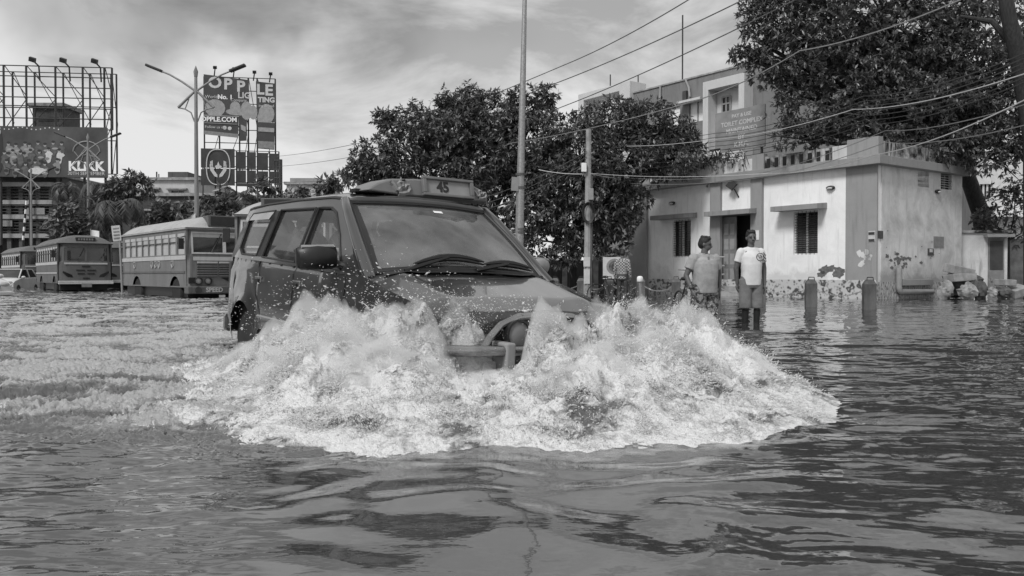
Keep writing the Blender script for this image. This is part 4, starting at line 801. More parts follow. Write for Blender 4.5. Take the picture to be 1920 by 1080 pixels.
for s in (-1, 1):
    xs = lambda x: cx_ + s * x; b.add([(xs(x), -.03, cz_ + z) for x, z in ((.62, .55), (.78, .2), (.72, -.3), (.35, -.85), (.08, -.95), (.1, -.7), (.38, -.3), (.48, .1), (.48, .5))], [tuple(range(9))])
    for k in range(4): b.tube([(xs(.50 + .06 * k), -.05, cz_ + .1), (xs(.52 + .06 * k), -.05, cz_ + .62 - .03 * k)], .035, 5)
dot(b, cx_, cz_ + .05, .3, .16, 0, -.04); b.add([(cx_ - .12, -.05, cz_ + .2), (cx_, -.05, cz_ + .1), (cx_ + .12, -.05, cz_ + .2), (cx_, -.05, cz_ + .55)], [(0, 1, 2, 3)]); b.build('printed_hands', M['print_l'], hb)
b = MB(); truss(b, [380, 402, 440, 460, 478, 500, 517], 280, 400, d_, X, Z, .05, 5, y=.4, dg=False); b.build('lattice', M['rust'], hb)
bp_ = thing('bracket_post', 'dark steel post with ladder-like brackets right of the black billboard', 'post', (gx(527, 76), 76, 0)); X = lambda u: gx(u, 76) - gx(527, 76); Z = lambda v: zz(v, 76)
MB().tube([(0, 0, -.4), (0, 0, Z(299))], .17, 8).build('pole', M['rust'], bp_); b = MB()
for v in (301, 318, 334, 346): b.tube([(X(515), 0, Z(v)), (X(528), 0, Z(v))], .07, 5)
b.tube([(X(521), 0, Z(301)), (X(521), 0, Z(360))], .06, 5).tube([(X(515), 0, Z(301)), (X(517), 0, Z(348)), (0, 0, Z(372))], .06, 5); b.build('bracket', M['rust'], bp_)
# ================================================================== utility poles and wires
dp = 22.0
up = thing('tall_pole', 'tall smooth tapering street pole rising out of frame behind the van', 'utility pole', (gx(971, dp), dp, 0))
top = at(984.5, -30, dp) - Vector((gx(971, dp), dp, 0)); MB().tube([(0, 0, -.4), top * .25 + Vector((0, 0, 0)), top], [.125, .115, .055], 12).build('pole', M['steel'], up, smooth=True)
q0 = at(966, 345, dp - .12) - up.location; MB().box(q0, (.2, .03, .36), rot=Euler((0, .06, .3)).to_matrix()).build('sign_plate', M['grey'], up)
b = MB()
for v in (327, 352, 430, 436): c = at(976, v, dp) - up.location; b.lathe([(.13, -.03), (.13, .03)], 12, 0, Matrix.Translation(c))
b.build('clamp_band', M['dgrey'], up)
dp2 = 26.5
u2 = thing('concrete_pole', 'shorter concrete pole wound with cables beside the toilet building', 'utility pole', (gx(1101, dp2), dp2, 0))
MB().tube([(0, 0, -.4), (.04, 0, zz(243, dp2))], [.125, .085], 8).build('pole', M['concrete'], u2, smooth=True)
MB().tube([(.13, -.05, .2), (.14, -.05, zz(330, dp2))], .03, 6).build('conduit', M['dgrey'], u2)
MB().box((-.12, -.12, zz(315, dp2)), (.16, .14, .28)).build('junction_box', M['white'], u2, bevel=.01); MB().box((.1, -.14, zz(365, dp2)), (.16, .1, .36)).build('meter_box', M['grey'], u2, bevel=.01)
b = MB()
for k in range(5): b.tube([(.02 + (.2 + .02 * k) * cos(a) * .7, -.13 - .01 * k, zz(400, dp2) + (.26 + .02 * k) * sin(a)) for a in [2 * pi * i / 18 for i in range(19)]], .014, 5, caps=False)
b.build('cable_coil', M['black'], u2)
MB().bb((-.13, -.131, zz(500, dp2)), (.08, -.12, zz(482, dp2))).bb((-.12, -.131, zz(532, dp2)), (.07, -.12, zz(505, dp2))).build('pasted_bill', M['print_l'], u2)
def wire(pts, label, r=.011, mt='black', sag=.25, n=22):
    P = [at(*p) for p in pts]; out = []
    for a, c in zip(P[:-1], P[1:]):
        for i in range(n): f = i / n; out.append(a.lerp(c, f) - Vector((0, 0, sag * 4 * f * (1 - f))))
    out.append(P[-1]); o = MB().tube(out, r, 4).build('overhead_wire', M[mt], smooth=True); tag(o, label, 'wire', 'overhead wires'); return o
WL = [(((520, 293, 70), (690, 265, 45), (1060, 121, 30), (1300, -6, 22)), 'thin wire crossing the sky, uppermost of the three reaching the top edge', 'dgrey', .016),
      (((520, 312, 70), (700, 287, 45), (1010, 168, 30), (1405, -6, 20)), 'thin wire crossing the sky, middle one of the three reaching the top edge', 'dgrey', .016),
      (((525, 342, 70), (690, 330, 45), (1060, 198, 30), (1490, 0, 20)), 'thin wire crossing the sky, lowest of the three above the tree tops', 'dgrey', .016),
      (((740, 336, 40), (960, 268, 30), (1300, 190, 22), (1500, 95, 18), (1800, 0, 13)), 'wire passing over the roof sign up to the top right', 'print_m', .014),
      (((1107, 325, 26.5), (1440, 325, 22), (1640, 290, 15), (1940, 178, 9)), 'pale thick wire, lowest across the right tree', 'print_l', .009),
      (((1107, 271, 26.5), (1330, 262, 22), (1600, 205, 15), (1940, 132, 9)), 'pale thick wire across the middle of the right tree', 'print_l', .008)]
for p, l, m, r in WL: wire(p, l, r, m, .1)
q = random.Random(9)
for i, nm in enumerate(('bundle dark wire, topmost of the run from the concrete pole', 'bundle dark wire, second from the top of the run', 'bundle dark wire, third from the top of the run', 'bundle dark wire in the middle of the run', 'bundle dark wire below the middle of the run', 'bundle dark wire, second lowest of the run', 'bundle dark wire, lowest of the run from the concrete pole')):
    wire(((1107, 262 + 9 * i, 26.4), (1340, 250 + 8 * i, 22), (1620, 180 + 9 * i, 15), (1940, 92 + 9 * i, 9)), nm, .008, 'black', .12)
for i, nm in enumerate(('slack wire from the concrete pole down to the van, upper', 'slack wire from the concrete pole, middle of three heading left', 'slack wire from the concrete pole, lower one heading left')):
    wire(((1100, 284 + 10 * i, 26.4), (900, 372 + 12 * i, 30)), nm, .011, 'dgrey', .15)
wire(((1010, 318, 27), (1100, 326, 26.4)), 'short pale cable ending at the white junction box', .013, 'print_l', .05)
wire(((1107, 326, 26.4), (1190, 335, 33)), 'short pale cable from the white junction box to the toilet building', .013, 'print_l', .05)
for i, l in enumerate(('thin sagging wire across the front of the toilet building, upper', 'thin sagging wire across the front of the toilet building, lower')):
    wire(((1182, 334 + 10 * i, 30), (1420, 326 + 8 * i, 26), (1660, 245 + 22 * i, 18), (1940, 190 + 40 * i, 10)), l, .009, 'print_m', .1)
# ================================================================== trees
M['leaf'] = leafmat('dark_leaves', .045, .22, .33); M['leaf2'] = leafmat('mid_leaves', .05, .2, .4); M['bark'] = mat('bark', .035, .9, .4, 6, bump=.6, bscale=20, stretch=(3, 3, .6))
M['frond'] = leafmat('palm_fronds', .03, .10)
def whorls(C, A, n, L, droop, wid=.30, jit=.35):
    """n leaves round each twig tip: returns leaf vertices and triangles"""
    k = len(C); C = np.repeat(C, n, 0); A = np.repeat(A, n, 0); m = k * n
    A = A / np.linalg.norm(A, axis=1, keepdims=True)
    R_ = np.cross(A, rng.normal(size=(m, 3))); R_ /= np.linalg.norm(R_, axis=1, keepdims=True)
    spread = rng.uniform(.35, 1.1, (m, 1)); D = A * (1.1 - spread) + R_ * spread + rng.normal(size=(m, 3)) * jit * .4; D[:, 2] -= droop * rng.uniform(.3, 1.2, m)
    D /= np.linalg.norm(D, axis=1, keepdims=True)
    Sd = np.cross(D, np.array([0, 0, 1.]) + rng.normal(size=(m, 3)) * .45); Sd /= np.linalg.norm(Sd, axis=1, keepdims=True); Nn = np.cross(Sd, D)
    l = (L * rng.uniform(.6, 1.25, m))[:, None]; w = l * wid * .5 * rng.uniform(.8, 1.2, (m, 1))
    b = C; mid = C + D * l * .5 - Nn * w * .35; t_ = C + D * l + np.array([0, 0, -1.]) * l * .12 * rng.random((m, 1))
    V = np.stack([b, C + D * l * .45 + Sd * w, mid, C + D * l * .45 - Sd * w, t_], 1).reshape(-1, 3)
    T = np.array([[0, 1, 2], [0, 2, 3], [1, 4, 2], [2, 4, 3]]); return V, (T[None] + (np.arange(m) * 5)[:, None, None]).reshape(-1, 3)
def blob_points(blobs, dens):
    C = []; A = []
    for (c, r) in blobs:
        vol = r[0] * r[1] * r[2]; n = int(dens * vol ** (2 / 3.)) + 6
        u = rng.normal(size=(n, 3)); u /= np.linalg.norm(u, axis=1, keepdims=True)
        rad = 1 - .55 * rng.random(n) ** 1.7
        lump = 1 + .28 * gn(u[:, 0] * 2.2 + c[0], u[:, 1] * 2.2 + c[1], u[:, 2] * 2.2 + c[2], s=5)
        p = np.array(c) + u * np.array(r) * (rad * lump)[:, None]
        keep = gn(p[:, 0] * 1.1, p[:, 1] * 1.1, p[:, 2] * 1.4, s=9) > -.22       # gaps in the crown
        C.append(p[keep]); a = u + np.array([0, 0, .35]) + rng.normal(size=(n, 3)) * .35; A.append(a[keep])
    return np.concatenate(C), np.concatenate(A)
def pxblobs(lst, d, deep=1.0):
    out = []
    for q in lst:
        u, v, ru, rv = q[:4]; dd = d + (q[4] if len(q) > 4 else 0); s = dd / FPX; out.append((tuple(at(u, v, dd)), (ru * s, min(ru, rv * 1.3) * s * deep, rv * s)))
    return out
def tree(label, cat, base, blobs, trunk_r, L, dens, n=8, droop=.45, trunk=None, leaf='leaf', wid=.34, group=None, name='broadleaf_tree', limbs=True):
    r = thing(name, label, cat, base, 0, group); B = Vector(base)
    C, A = blob_points(blobs, dens); V, T = whorls(C, A, n, L, droop, wid)
    np_mesh('crown', V - np.array(B), T, M[leaf], r, smooth=False)
    tr = trunk or [B, B + Vector((0, 0, max(2., blobs[0][0][2] * .4)))]
    pts = [Vector(p) - B for p in tr]; k = len(pts)
    MB().tube([pts[0] - Vector((0, 0, .4))] + pts, [trunk_r * 1.25] + [trunk_r * (1 - .35 * i / max(1, k - 1)) for i in range(k)], 10).build('trunk', M['bark'], r, smooth=True)
    if limbs:
        for (c, rr) in blobs:
            e = Vector(c) - B; s = pts[-1]; mid = s.lerp(e, .5) + Vector((random.uniform(-.3, .3), random.uniform(-.3, .3), -.15 * (e - s).length * .5))
            b = MB().tube([s, mid, e], [trunk_r * .42, trunk_r * .28, trunk_r * .1], 6)
            for _ in range(4):
                q = Vector([random.gauss(0, .5) * rr[i] for i in range(3)]); b.tube([mid.lerp(e, .6), e + q * .6, e + q * 1.2], [trunk_r * .13, trunk_r * .08, trunk_r * .03], 5)
            b.build('limb', M['bark'], r, smooth=True)
    return r
dT = 32.0
bl = pxblobs([(722, 300, 62, 55), (780, 255, 66, 62), (850, 235, 60, 60), (880, 195, 34, 36), (930, 225, 62, 55), (985, 205, 48, 42), (1020, 180, 26, 24), (880, 310, 130, 70), (770, 330, 100, 45), (985, 290, 95, 75), (690, 325, 40, 35), (930, 370, 110, 60), (800, 370, 110, 40), (835, 195, 16, 14), (720, 222, 22, 18), (860, 260, 90, 70)], dT, .8)
tree('wide spreading dark tree behind the van, its crown left of and behind the tall pole', 'tree', (gx(900, dT), dT, 0), bl, .22, .22, 390, leaf='leaf')
bl = pxblobs([(1090, 270, 80, 70), (1150, 225, 60, 45), (1215, 225, 60, 45), (1265, 255, 46, 40), (1120, 330, 110, 75), (1050, 330, 80, 85), (1010, 400, 65, 70), (1090, 410, 85, 65), (1190, 300, 90, 60), (1250, 290, 70, 45), (1150, 420, 40, 60), (1055, 465, 38, 36), (1118, 455, 30, 40), (1010, 450, 34, 40), (1150, 370, 70, 60)], 31, .7)
tree('bushy dark tree hanging over the concrete pole and the left end of the toilet building', 'tree', (gx(1075, 33), 33, 0), bl, .2, .22, 390, leaf='leaf')
bl = pxblobs([(1432, 80, 46, 40), (1475, 40, 60, 50), (1500, 110, 85, 66), (1570, 50, 90, 70), (1480, 165, 36, 38), (1590, 140, 100, 70), (1535, 205, 90, 52), (1690, 70, 95, 80), (1700, 180, 110, 70), (1640, 225, 100, 55), (1800, 110, 80, 85), (1800, 215, 85, 60), (1890, 160, 70, 75), (1890, 250, 70, 50), (1720, 120, 120, 90, 1.5), (1850, 60, 90, 80, 1.5), (1890, 200, 70, 70, 1), (1600, 90, 110, 80, 1.5), (1490, 258, 44, 30), (1540, 250, 60, 32), (1860, 290, 60, 40), (1640, -20, 120, 60), (1800, 10, 60, 50), (1960, 80, 60, 90), (1480, -30, 70, 50), (1770, 270, 70, 34), (1396, 104, 30, 18), (1418, 34, 36, 38), (1445, 135, 40, 36)], 28, .62)
tree('huge dark tree towering over the toilet building and filling the top right corner', 'tree', (gx(1862, 32.5), 32.5, 0), bl, .36, .20, 410, trunk=[(gx(1862, 32.5), 32.5, 0), (gx(1838, 32.5), 32.5, zz(400, 32.5)), (gx(1812, 32), 32, zz(330, 32)), (gx(1800, 30.5), 30.5, zz(250, 30.5))], leaf='leaf')
bt = thing('leaning_bough', 'thick dark bare bough leaning across the top right corner', 'tree', (gx(1925, 27), 27, 0)); b_ = bt.location
MB().tube([Vector((gx(1960, 27), 27.5, -.4)) - b_, at(1938, 260, 27) - b_, at(1912, 120, 26.5) - b_, at(1893, 40, 26) - b_, at(1880, -40, 26) - b_], [.34, .3, .26, .22, .2], 10).build('trunk', M['bark'], bt, smooth=True)
MB().tube([at(1905, 90, 26.4) - b_, at(1860, 40, 26.8) - b_, at(1800, 30, 27) - b_], [.13, .09, .04], 7).build('limb', M['bark'], bt, smooth=True)
bl = pxblobs([(1885, 385, 48, 45), (1905, 350, 30, 30), (1870, 425, 50, 26), (1915, 420, 40, 45), (1845, 415, 20, 20)], 30, .6)
tree('rounded leafy shrub over the wall at the right edge', 'shrub', (gx(1890, 30), 30, 0), bl, .08, .22, 120, leaf='leaf2', name='shrub')
# creepers on the parapet
cr_ = thing('creeper', 'straggling creeper trailing over the left parapet of the toilet building', 'creeper', tuple(at(1280, 300, 30)))
C = np.array([list(C0 - E2 * rng.uniform(-.1, .3) + E1 * tt(u) + UP * (ZP + .05 - rng.exponential(.16) + rng.exponential(.1))) for u in list(rng.uniform(1225, 1400, 260)) + list(rng.normal(1300, 30, 80))])
V, T = whorls(C, np.tile([0, -.5, .2], (len(C), 1)) + rng.normal(size=(len(C), 3)) * .4, 6, .12, .5, .4); np_mesh('foliage', V - np.array(cr_.location), T, M['leaf2'], cr_, smooth=False)
b = MB(); q = random.Random(2)
for i in range(26):
    u = q.uniform(1228, 1400); p0 = C0 - E2 * .1 + E1 * tt(u) + UP * (ZP + .1) - cr_.location; b.tube([p0 + UP * .1 + E2 * .2, p0, p0 - UP * q.uniform(.1, .6) + E1 * q.uniform(-.3, .3)], .008, 4)
b.build('stem', M['bark'], cr_)
# left background vegetation
def palm(label, u, vtop, d, L=3.4, n=17, hang=.9):
    r = thing('palm_tree', label, 'palm tree', (gx(u, d), d, 0)); H = zz(vtop, d)
    MB().tube([(0, 0, -.4), (.15, 0, H * .5), (0, 0, H)], [.24, .17, .14], 8).build('trunk', M['bark'], r, smooth=True)
    for i in range(n):
        a = 2 * pi * i / n + random.uniform(-.15, .15); el = random.uniform(-.1, 1.1); l = L * random.uniform(.8, 1.15)
        pts = []; p = np.array([0, 0, H]); e = el
        for k in range(11):
            pts.append(p.copy()); st = l / 10; p = p + st * np.array([cos(a) * cos(e), sin(a) * cos(e), sin(e)]); e -= hang * .32 * (1 + k * .06)
        pts = np.array(pts); V = []; T = []
        for k in range(1, 11):
            tdir = pts[k] - pts[k - 1]; tdir /= np.linalg.norm(tdir); sd = np.cross(tdir, [0, 0, 1.]); sd /= max(1e-6, np.linalg.norm(sd)); wl = L * .26 * (1 - .75 * abs(k / 10 - .45))
            for s in (-1, 1):
                for h in (0, .33, .66):
                    q0 = pts[k - 1] * (1 - h) + pts[k] * h; tip = q0 + (sd * s * .75 + tdir * .5) * wl + np.array([0, 0, -.55 * wl * random.uniform(.6, 1.3)]); o = len(V); V += [q0, q0 + tdir * .11 * L / 3, tip]; T.append((o, o + 1, o + 2))
        np_mesh('frond', V, T, M['frond'], r, smooth=False)
    return r
palm('tallest feathery palm behind the bus, its drooping fronds beside the far flat roof', 224, 388, 58, 3.3); palm('palm with ragged crown rising beside the crowd poster corner', 195, 352, 72, 3.2, 14); palm('palm below the black hands billboard', 448, 372, 70, 3.6, 14); palm('small palm under the crowd poster', 128, 352, 86, 3.0, 13)
for lb, d, lst in (('rounded bushy tree just right of the crowd poster', 70, [(235, 350, 36, 24), (262, 352, 30, 22), (248, 332, 18, 14), (215, 362, 26, 24)]), ('dark bushes between the lamp posts, behind the rounded bus', 64, [(150, 405, 40, 34), (120, 425, 36, 28), (185, 425, 40, 34), (145, 440, 50, 20)]),
                   ('scrubby bush in front of the long low block', 62, [(300, 395, 26, 20), (330, 410, 40, 24), (285, 425, 36, 22), (350, 385, 14, 12)]), ('dense shrubs behind the bus with the black display', 56, [(420, 375, 32, 22), (395, 395, 34, 24), (440, 395, 40, 20), (500, 370, 30, 20), (490, 350, 20, 16), (520, 378, 30, 14)]),
                   ('pale wispy shrub beside the left side of the wide tree', 60, [(610, 348, 26, 14), (635, 335, 20, 18), (585, 362, 30, 12), (560, 365, 24, 12)])):
    u0 = lst[0][0]; tree(lb, 'shrub' if 'tree' not in lb else 'tree', (gx(u0, d), d, 0), pxblobs(lst, d, .8), .12, .55, 60, n=7, leaf='leaf2', name='bush', group=None, limbs=False)
# ================================================================== buses
M['bus_l'] = wallmat('dull_bus_paint', .20, 1., .10, rough=.5); M['bus_roof'] = wallmat('chalky_bus_roof', .40, .9, .22, rough=.6); M['bus_s'] = wallmat('pale_bus_stripe', .5, .7, .3, rough=.5); M['bus_d'] = wallmat('dark_bus_paint', .13, 1., .07, rough=.5)
M['bus_pane'] = mat('bus_window_glass', .34, .12, .2, 1.2, spec=.7); M['ws'] = mat('windscreen_glass', .03, .05, .6, 1.0, spec=.8)
def wheel(parent, x, y, R_, w, nm='wheel'):
    Mw = frame((x, y, R_), (1, 0, 0), (0, 0, 1), (0, -1 if y < 0 else 1, 0)); s = 1
    o = MB().lathe([(R_ * .62, -w / 2), (R_ * .92, -w / 2), (R_, -w * .3), (R_, w * .3), (R_ * .92, w / 2), (R_ * .62, w / 2)], 24, 0, Mw).build(nm, M['rubber'], parent, smooth=True)
    MB().lathe([(0, w * .1), (R_ * .16, w * .28), (R_ * .2, w * .1), (R_ * .5, w * .05), (R_ * .6, w * .42), (R_ * .64, w * .42), (R_ * .64, -w * .3)], 18, 0, Mw).build('rim', M['grey'], o, smooth=True); return o
def loft_shell(xs, zb, zt, wid, nz=9, crown=None):
    """ring of points for each x: right bottom -> right top -> (over) -> left top -> left bottom"""
    pass
def make_bus(label, style, group, Lb=7.2, Wb=2.35):
    r = thing('city_bus', label, 'bus', (0, 0, 0), 0, group); hw = Wb / 2; x1 = Lb / 2; x0 = -Lb / 2; zs, zbelt, zwin, ze = .62, 1.62, 2.36, 2.5
    axF, axR, Ra = x1 - 1.15, x0 + 1.75, .56
    def zbot(x):
        z = zs
        for ax in (axF, axR):
            d = abs(x - ax)
            if d < Ra: z = max(z, .42 + sqrt(max(0, Ra * Ra - d * d)))
        return z
    xs = sorted(set([x0 + (x1 - x0) * i / 60 for i in range(61)] + [a + Ra * cos(pi * k / 16) for a in (axF, axR) for k in range(17)]))
    b = MB()
    for s in (-1, 1):
        b.grid(lambda x, k: (x, s * (hw - .02 * (1 - k)), zbot(x) + (zbelt - zbot(x)) * k), xs, [0, .15, .4, .7, 1], 0)
    rr = .16 if style == 0 else .45           # front corner rounding
    def fx(y): 
        e = max(0, (abs(y) - (hw - rr)) / rr); return x1 + (rr * .9) * (sqrt(max(0, 1 - e * e)) - 1) + rr * .55
    ys = [-hw + Wb * i / 24 for i in range(25)]
    b.grid(lambda y, z: (fx(y), y, z), ys, [zs, .8, 1.0, 1.3, zbelt], 0); b.grid(lambda y, z: (x0, y, z), ys[::6], [zs, zbelt, ze], 0)
    b.bb((x0 + .01, -hw + .03, zs), (x1, hw - .03, zs + .04)); b.bb((x0 + .05, -hw + .05, zbelt - .06), (x1 - .05, hw - .05, zbelt - .02)); b.build('body', M['bus_l'] if style == 0 else M['bus_d'], r, smooth=True, angle=30)
    MB().bb((x0 + .05, -hw + .15, .3), (x1 - .3, hw - .15, zs - .002)).build('chassis', M['print_k'], r)
    nW = 8; wx0, wx1 = x0 + .25, x1 - (.95 if style == 0 else .7); wins = [(wx0 + (wx1 - wx0) * i / nW + .045, wx0 + (wx1 - wx0) * (i + 1) / nW - .045) for i in range(nW)]
    cabw = (wx1 + .12, x1 - .12)
    if style == 1: cabw = (wx1 + .1, x1 - .08)
    allw = wins + [cabw]
    for s in (-1, 1):
        pb = MB(); panel(pb, rect(x0, zbelt, x1, ze), [rect(a, zbelt + .06, c, zwin) for a, c in allw], lambda x, z, o: (x, s * (hw - o), z), .06); pb.build('side_frame', M['bus_l'] if style == 0 else M['bus_d'], r)
        for a, c in allw:
            o = MB().bb((a, s * (hw - .045), zbelt + .06), (c, s * (hw - .03), zwin)).build('window', M['bus_pane'] if style == 0 else M['ws'], r)
            MB().bb((a, s * (hw - .012), (zbelt + zwin) / 2 + .06), (c, s * (hw + .006), (zbelt + zwin) / 2 + .1)).bb((a, s * (hw - .02), zwin - .12), (c, s * (hw - .01), zwin), 1).build('window_bar', [M['dark'], M['bus_s']], o)
        MB().bb((x0 - .01, s * hw, zbelt - .11), (x1, s * (hw + .018), zbelt + .02)).build('stripe', M['bus_s'], r); MB().bb((x0, s * hw, 1.08), (x1 - .1, s * (hw + .012), 1.14)).build('trim', M['bus_d'] if style == 0 else M['bus_s'], r)
    # front upper: frame with two panes
    if style == 0: panes = [(-hw + .2, -.03, zbelt + .12, 2.34), (.07, hw - .2, zbelt + .12, 2.34)]
    else: panes = [(-hw + .24, -.05, zbelt + .07, 2.3), (.05, hw - .24, zbelt + .07, 2.3)]
    fxx = x1 + rr * .55
    nb_ = 10
    def hol(y0, y1, z0, z1): return [(y0 + (y1 - y0) * i / nb_, z0) for i in range(nb_)] + [(y1, z0), (y1, z1)] + [(y1 - (y1 - y0) * i / nb_, z1) for i in range(1, nb_)] + [(y0, z1)]
    pb = MB(); outer = [(y, zbelt) for y in ys] + [(y, ze + .05) for y in ys[::-1]]
    panel(pb, outer, [hol(*q) for q in panes], lambda y, z, o: (fx(y) - o - (.05 if style else .1) * (z - zbelt), y * (1 - .02 * (z - zbelt)), z), .05); pb.build('front_frame', M['bus_l'] if style == 0 else M['bus_d'], r)
    for q in panes:
        ng = 6; o = MB().grid(lambda y, z: (fx(y) - .03 - (.05 if style else .1) * (z - zbelt), y, z), [q[0] + (q[1] - q[0]) * i / ng for i in range(ng + 1)], [q[2], q[3]]).build('windscreen', M['ws'], r)
        zt = q[3]; xt = fx((q[0] + q[1]) / 2)
        if style == 0:
            g = MB()
            for ya, yb, za, zb in ((q[0] - .05, q[1] + .05, q[2] - .05, q[2]), (q[0] - .05, q[1] + .05, q[3], q[3] + .05), (q[0] - .05, q[0], q[2], q[3]), (q[1], q[1] + .05, q[2], q[3])): g.add([(fx(0) + .012 - .1 * (z - zbelt) + dx, y, z) for dx in (0, .02) for y in (ya, yb) for z in (za, zb)], [(0, 1, 3, 2), (4, 6, 7, 5), (0, 4, 5, 1), (2, 3, 7, 6), (0, 2, 6, 4), (1, 5, 7, 3)])
            g.bb((fx(0) - .095, q[0], zt - .12), (fx(0) - .075, q[1], zt)); g.build('windscreen_frame', M['bus_s'], o)
        ym = (q[0] + q[1]) / 2 + .1; MB().tube([(xt + .03, ym, q[2] + .02), (xt + .0, ym + .22, q[2] + .4)], .014, 5).tube([(xt - .01, ym + .15, q[2] + .22), (xt - .0, ym + .32, q[2] + .6)], .016, 5).build('wiper', M['black'], o)
    # roof with rounded front
    def zr(x, y):
        e = min(1, abs(y) / (hw + .05)); z = ze + .02 + .40 * (1 - e ** 3.2)
        fe = max(0, (x - (x1 - .55)) / (.55 + rr * .55 + .06)); fe = min(1, fe); z -= (z - ze - .02) * (fe ** 2.6)
        be = min(1, max(0, ((x0 + .3) - x) / .34)); return z - (z - ze - .02) * be ** 2.5
    xsr = [x0 - .04 + (x1 + .04 - x0) * i / 30 for i in range(31)] + [x1 + (rr * .55 + .06) * i / 8 for i in range(1, 9)]
    ysr = [-(hw + .05) * cos(pi * i / 22) for i in range(23)]
    def rp(x, y):
        sc = 1.0
        if x > x1 - .1: sc = 1 - .12 * ((x - x1 + .1) / .5) ** 2 if style == 0 else 1 - .35 * ((x - x1 + .1) / .5) ** 2
        return (x, y * sc, zr(x, y))
    b = MB(); b.grid(rp, xsr, ysr); b.bb((x0 - .035, -hw - .045, ze - .03), (x1 + .05, hw + .045, ze + .018)); o = b.build('roof', M['bus_roof'] if style == 0 else M['bus_d'], r, smooth=True, angle=50)
    if style == 1:
        MB().bb((fxx - .36, -.42, ze + .1), (fxx - .02, .42, ze + .3)).build('destination_board', M['print_k'], r, bevel=.02)
        b = MB()
        for k in range(6): b.bb((fxx - .018, -.33 + k * .115, ze + .16), (fxx - .012, -.33 + k * .115 + .07, ze + .25))
        b.build('destination_letters', M['print_m'], r)
        for y0, y1, z in ((-.42, -.05, 1.24), (.05, .42, 1.24), (-.36, -.06, 1.08), (.06, .36, 1.08), (-.18, .18, 1.42), (-.14, .14, .86)): MB().bb((fxx, y0, z - .03), (fxx + .02, y1, z + .03)).build('grille_slot', M['print_k'], r)
        MB().bb((fxx, -hw + .25, zbelt - .1), (fxx + .02, hw - .25, zbelt - .02)).build('stripe', M['bus_s'], r)
        for s in (-1, 1): MB().add([(fxx + .004, s * y, z) for y, z in ((.55, .9), (.6, 1.02), (.98, 1.2), (1.0, 1.12), (.78, .92))], [(0, 1, 2, 3, 4)]).build('headlight', M['ws'], r)
        o = MB().bb((fxx - .1, -hw - .0, .58), (fxx + .12, hw, .66)).bb((fxx - .1, -hw, .67), (fxx + .1, hw, .74), 0).build('bumper', M['bus_s'], r, bevel=.02)
        MB().bb((fxx + .121, -.22, .44), (fxx + .135, .22, .62)).build('number_plate', M['print_m'], r)
    else:
        MB().bb((fxx - .42, -.52, ze + .07), (fxx + .06, hw - .12, ze + .42)).build('display_box', M['bus_d'], r, bevel=.015); MB().bb((fxx + .061, -.44, ze + .1), (fxx + .075, hw - .2, ze + .39)).build('display_screen', M['print_k'], r)
        MB().bb((fxx - .01, -hw + .2, zbelt - .14), (fxx + .02, hw - .2, zbelt - .02)).build('stripe', M['bus_s'], r)
        for y0, y1 in ((-.86, -.22), (-.16, .86)):
            g = MB(); g.bb((fxx - .01, y0, .96), (fxx + .015, y1, 1.42), 1)
            for k in range(6): g.box((fxx + .03, (y0 + y1) / 2, .99 + k * .078), (.03, y1 - y0, .045), 0, Euler((0, .3, 0)).to_matrix())
            g.bb((fxx + .01, y0, 1.4), (fxx + .05, y1, 1.45), 2); g.build('grille', [M['bus_l'], M['print_k'], M['bus_s']], r)
        for y in (-.82, -.52, .52, .82):
            g = frame((fxx + .01, y, .83), (0, 1, 0), (0, 0, 1), (1, 0, 0)); o = MB().lathe([(.125, 0), (.125, .05), (.1, .06), (.1, .02)], 16, 0, g).build('headlight', M['dark'], r, smooth=True); MB().lathe([(.0, .045), (.06, .035), (.098, .015)], 14, 0, g).build('lens', M['bus_pane'], o, smooth=True)
        MB().bb((fxx - .05, -hw + .06, .76), (fxx + .03, -hw + .26, .94)).build('side_lamp', M['print_k'], r); MB().add([(fxx + .012, y, z) for y, z in ((-.1, .93), (.9, .93), (.35, .72))], [(0, 1, 2)]).build('badge_panel', M['print_k'], r)
        o = MB().bb((fxx - .25, -hw - .01, .42), (fxx + .12, hw + .01, .66)).build('bumper', M['bus_d'], r, bevel=.03); text('SPEED', .2, M['bus_s'], 'lettering', o, frame((fxx + .123, -.35, .54), (0, 1, 0), (0, 0, 1), (1, 0, 0)), .003, bold=.006)
        dot_ = MB(); dot_.lathe([(0, 0), (.11, 0), (.11, .008), (0, .008)], 16, 0, frame((fxx + .121, -.86, .54), (0, 1, 0), (0, 0, 1), (1, 0, 0))); dot_.build('reflector', M['print_d'], o); MB().bb((fxx + .1, -.2, .3), (fxx + .112, .0, .38)).build('number_plate', M['bus_s'], o)
        for k, xx in enumerate((.1, .5, .9, -2.0, 2.3)):
            b = MB(); c = (xx, -hw - .012, 1.37); b.tube([(c[0] - .12, c[1], c[2] + .1), (c[0] + .12, c[1], c[2] + .1), (c[0] + .1, c[1], c[2] - .05), (c[0] - .03, c[1], c[2] - .12), (c[0] - .1, c[1], c[2])], .014, 5).build('side_lettering', M['bus_s'], r)
    for ax in (axF, axR):
        for s in (-1, 1): wheel(r, ax, s * (hw - .18), .46, .24)
    for ax in (axF, axR):
        for s in (-1, 1): MB().bb((ax - Ra, s * (hw - .5), .5), (ax + Ra, s * (hw - .06) - s * .3, 1.15)).build('wheel_housing', M['print_k'], r)
    MB().box((x1 + .1, -hw - .18, 2.0), (.08, .16, .34)).tube([(x1 - .05, -hw, 2.25), (x1 + .1, -hw - .18, 2.2)], .015, 5).build('mirror', M['black'], r)
    return r
BH = math.atan2(-.771, .636)
g_ = 'buses parked in the flooded road'
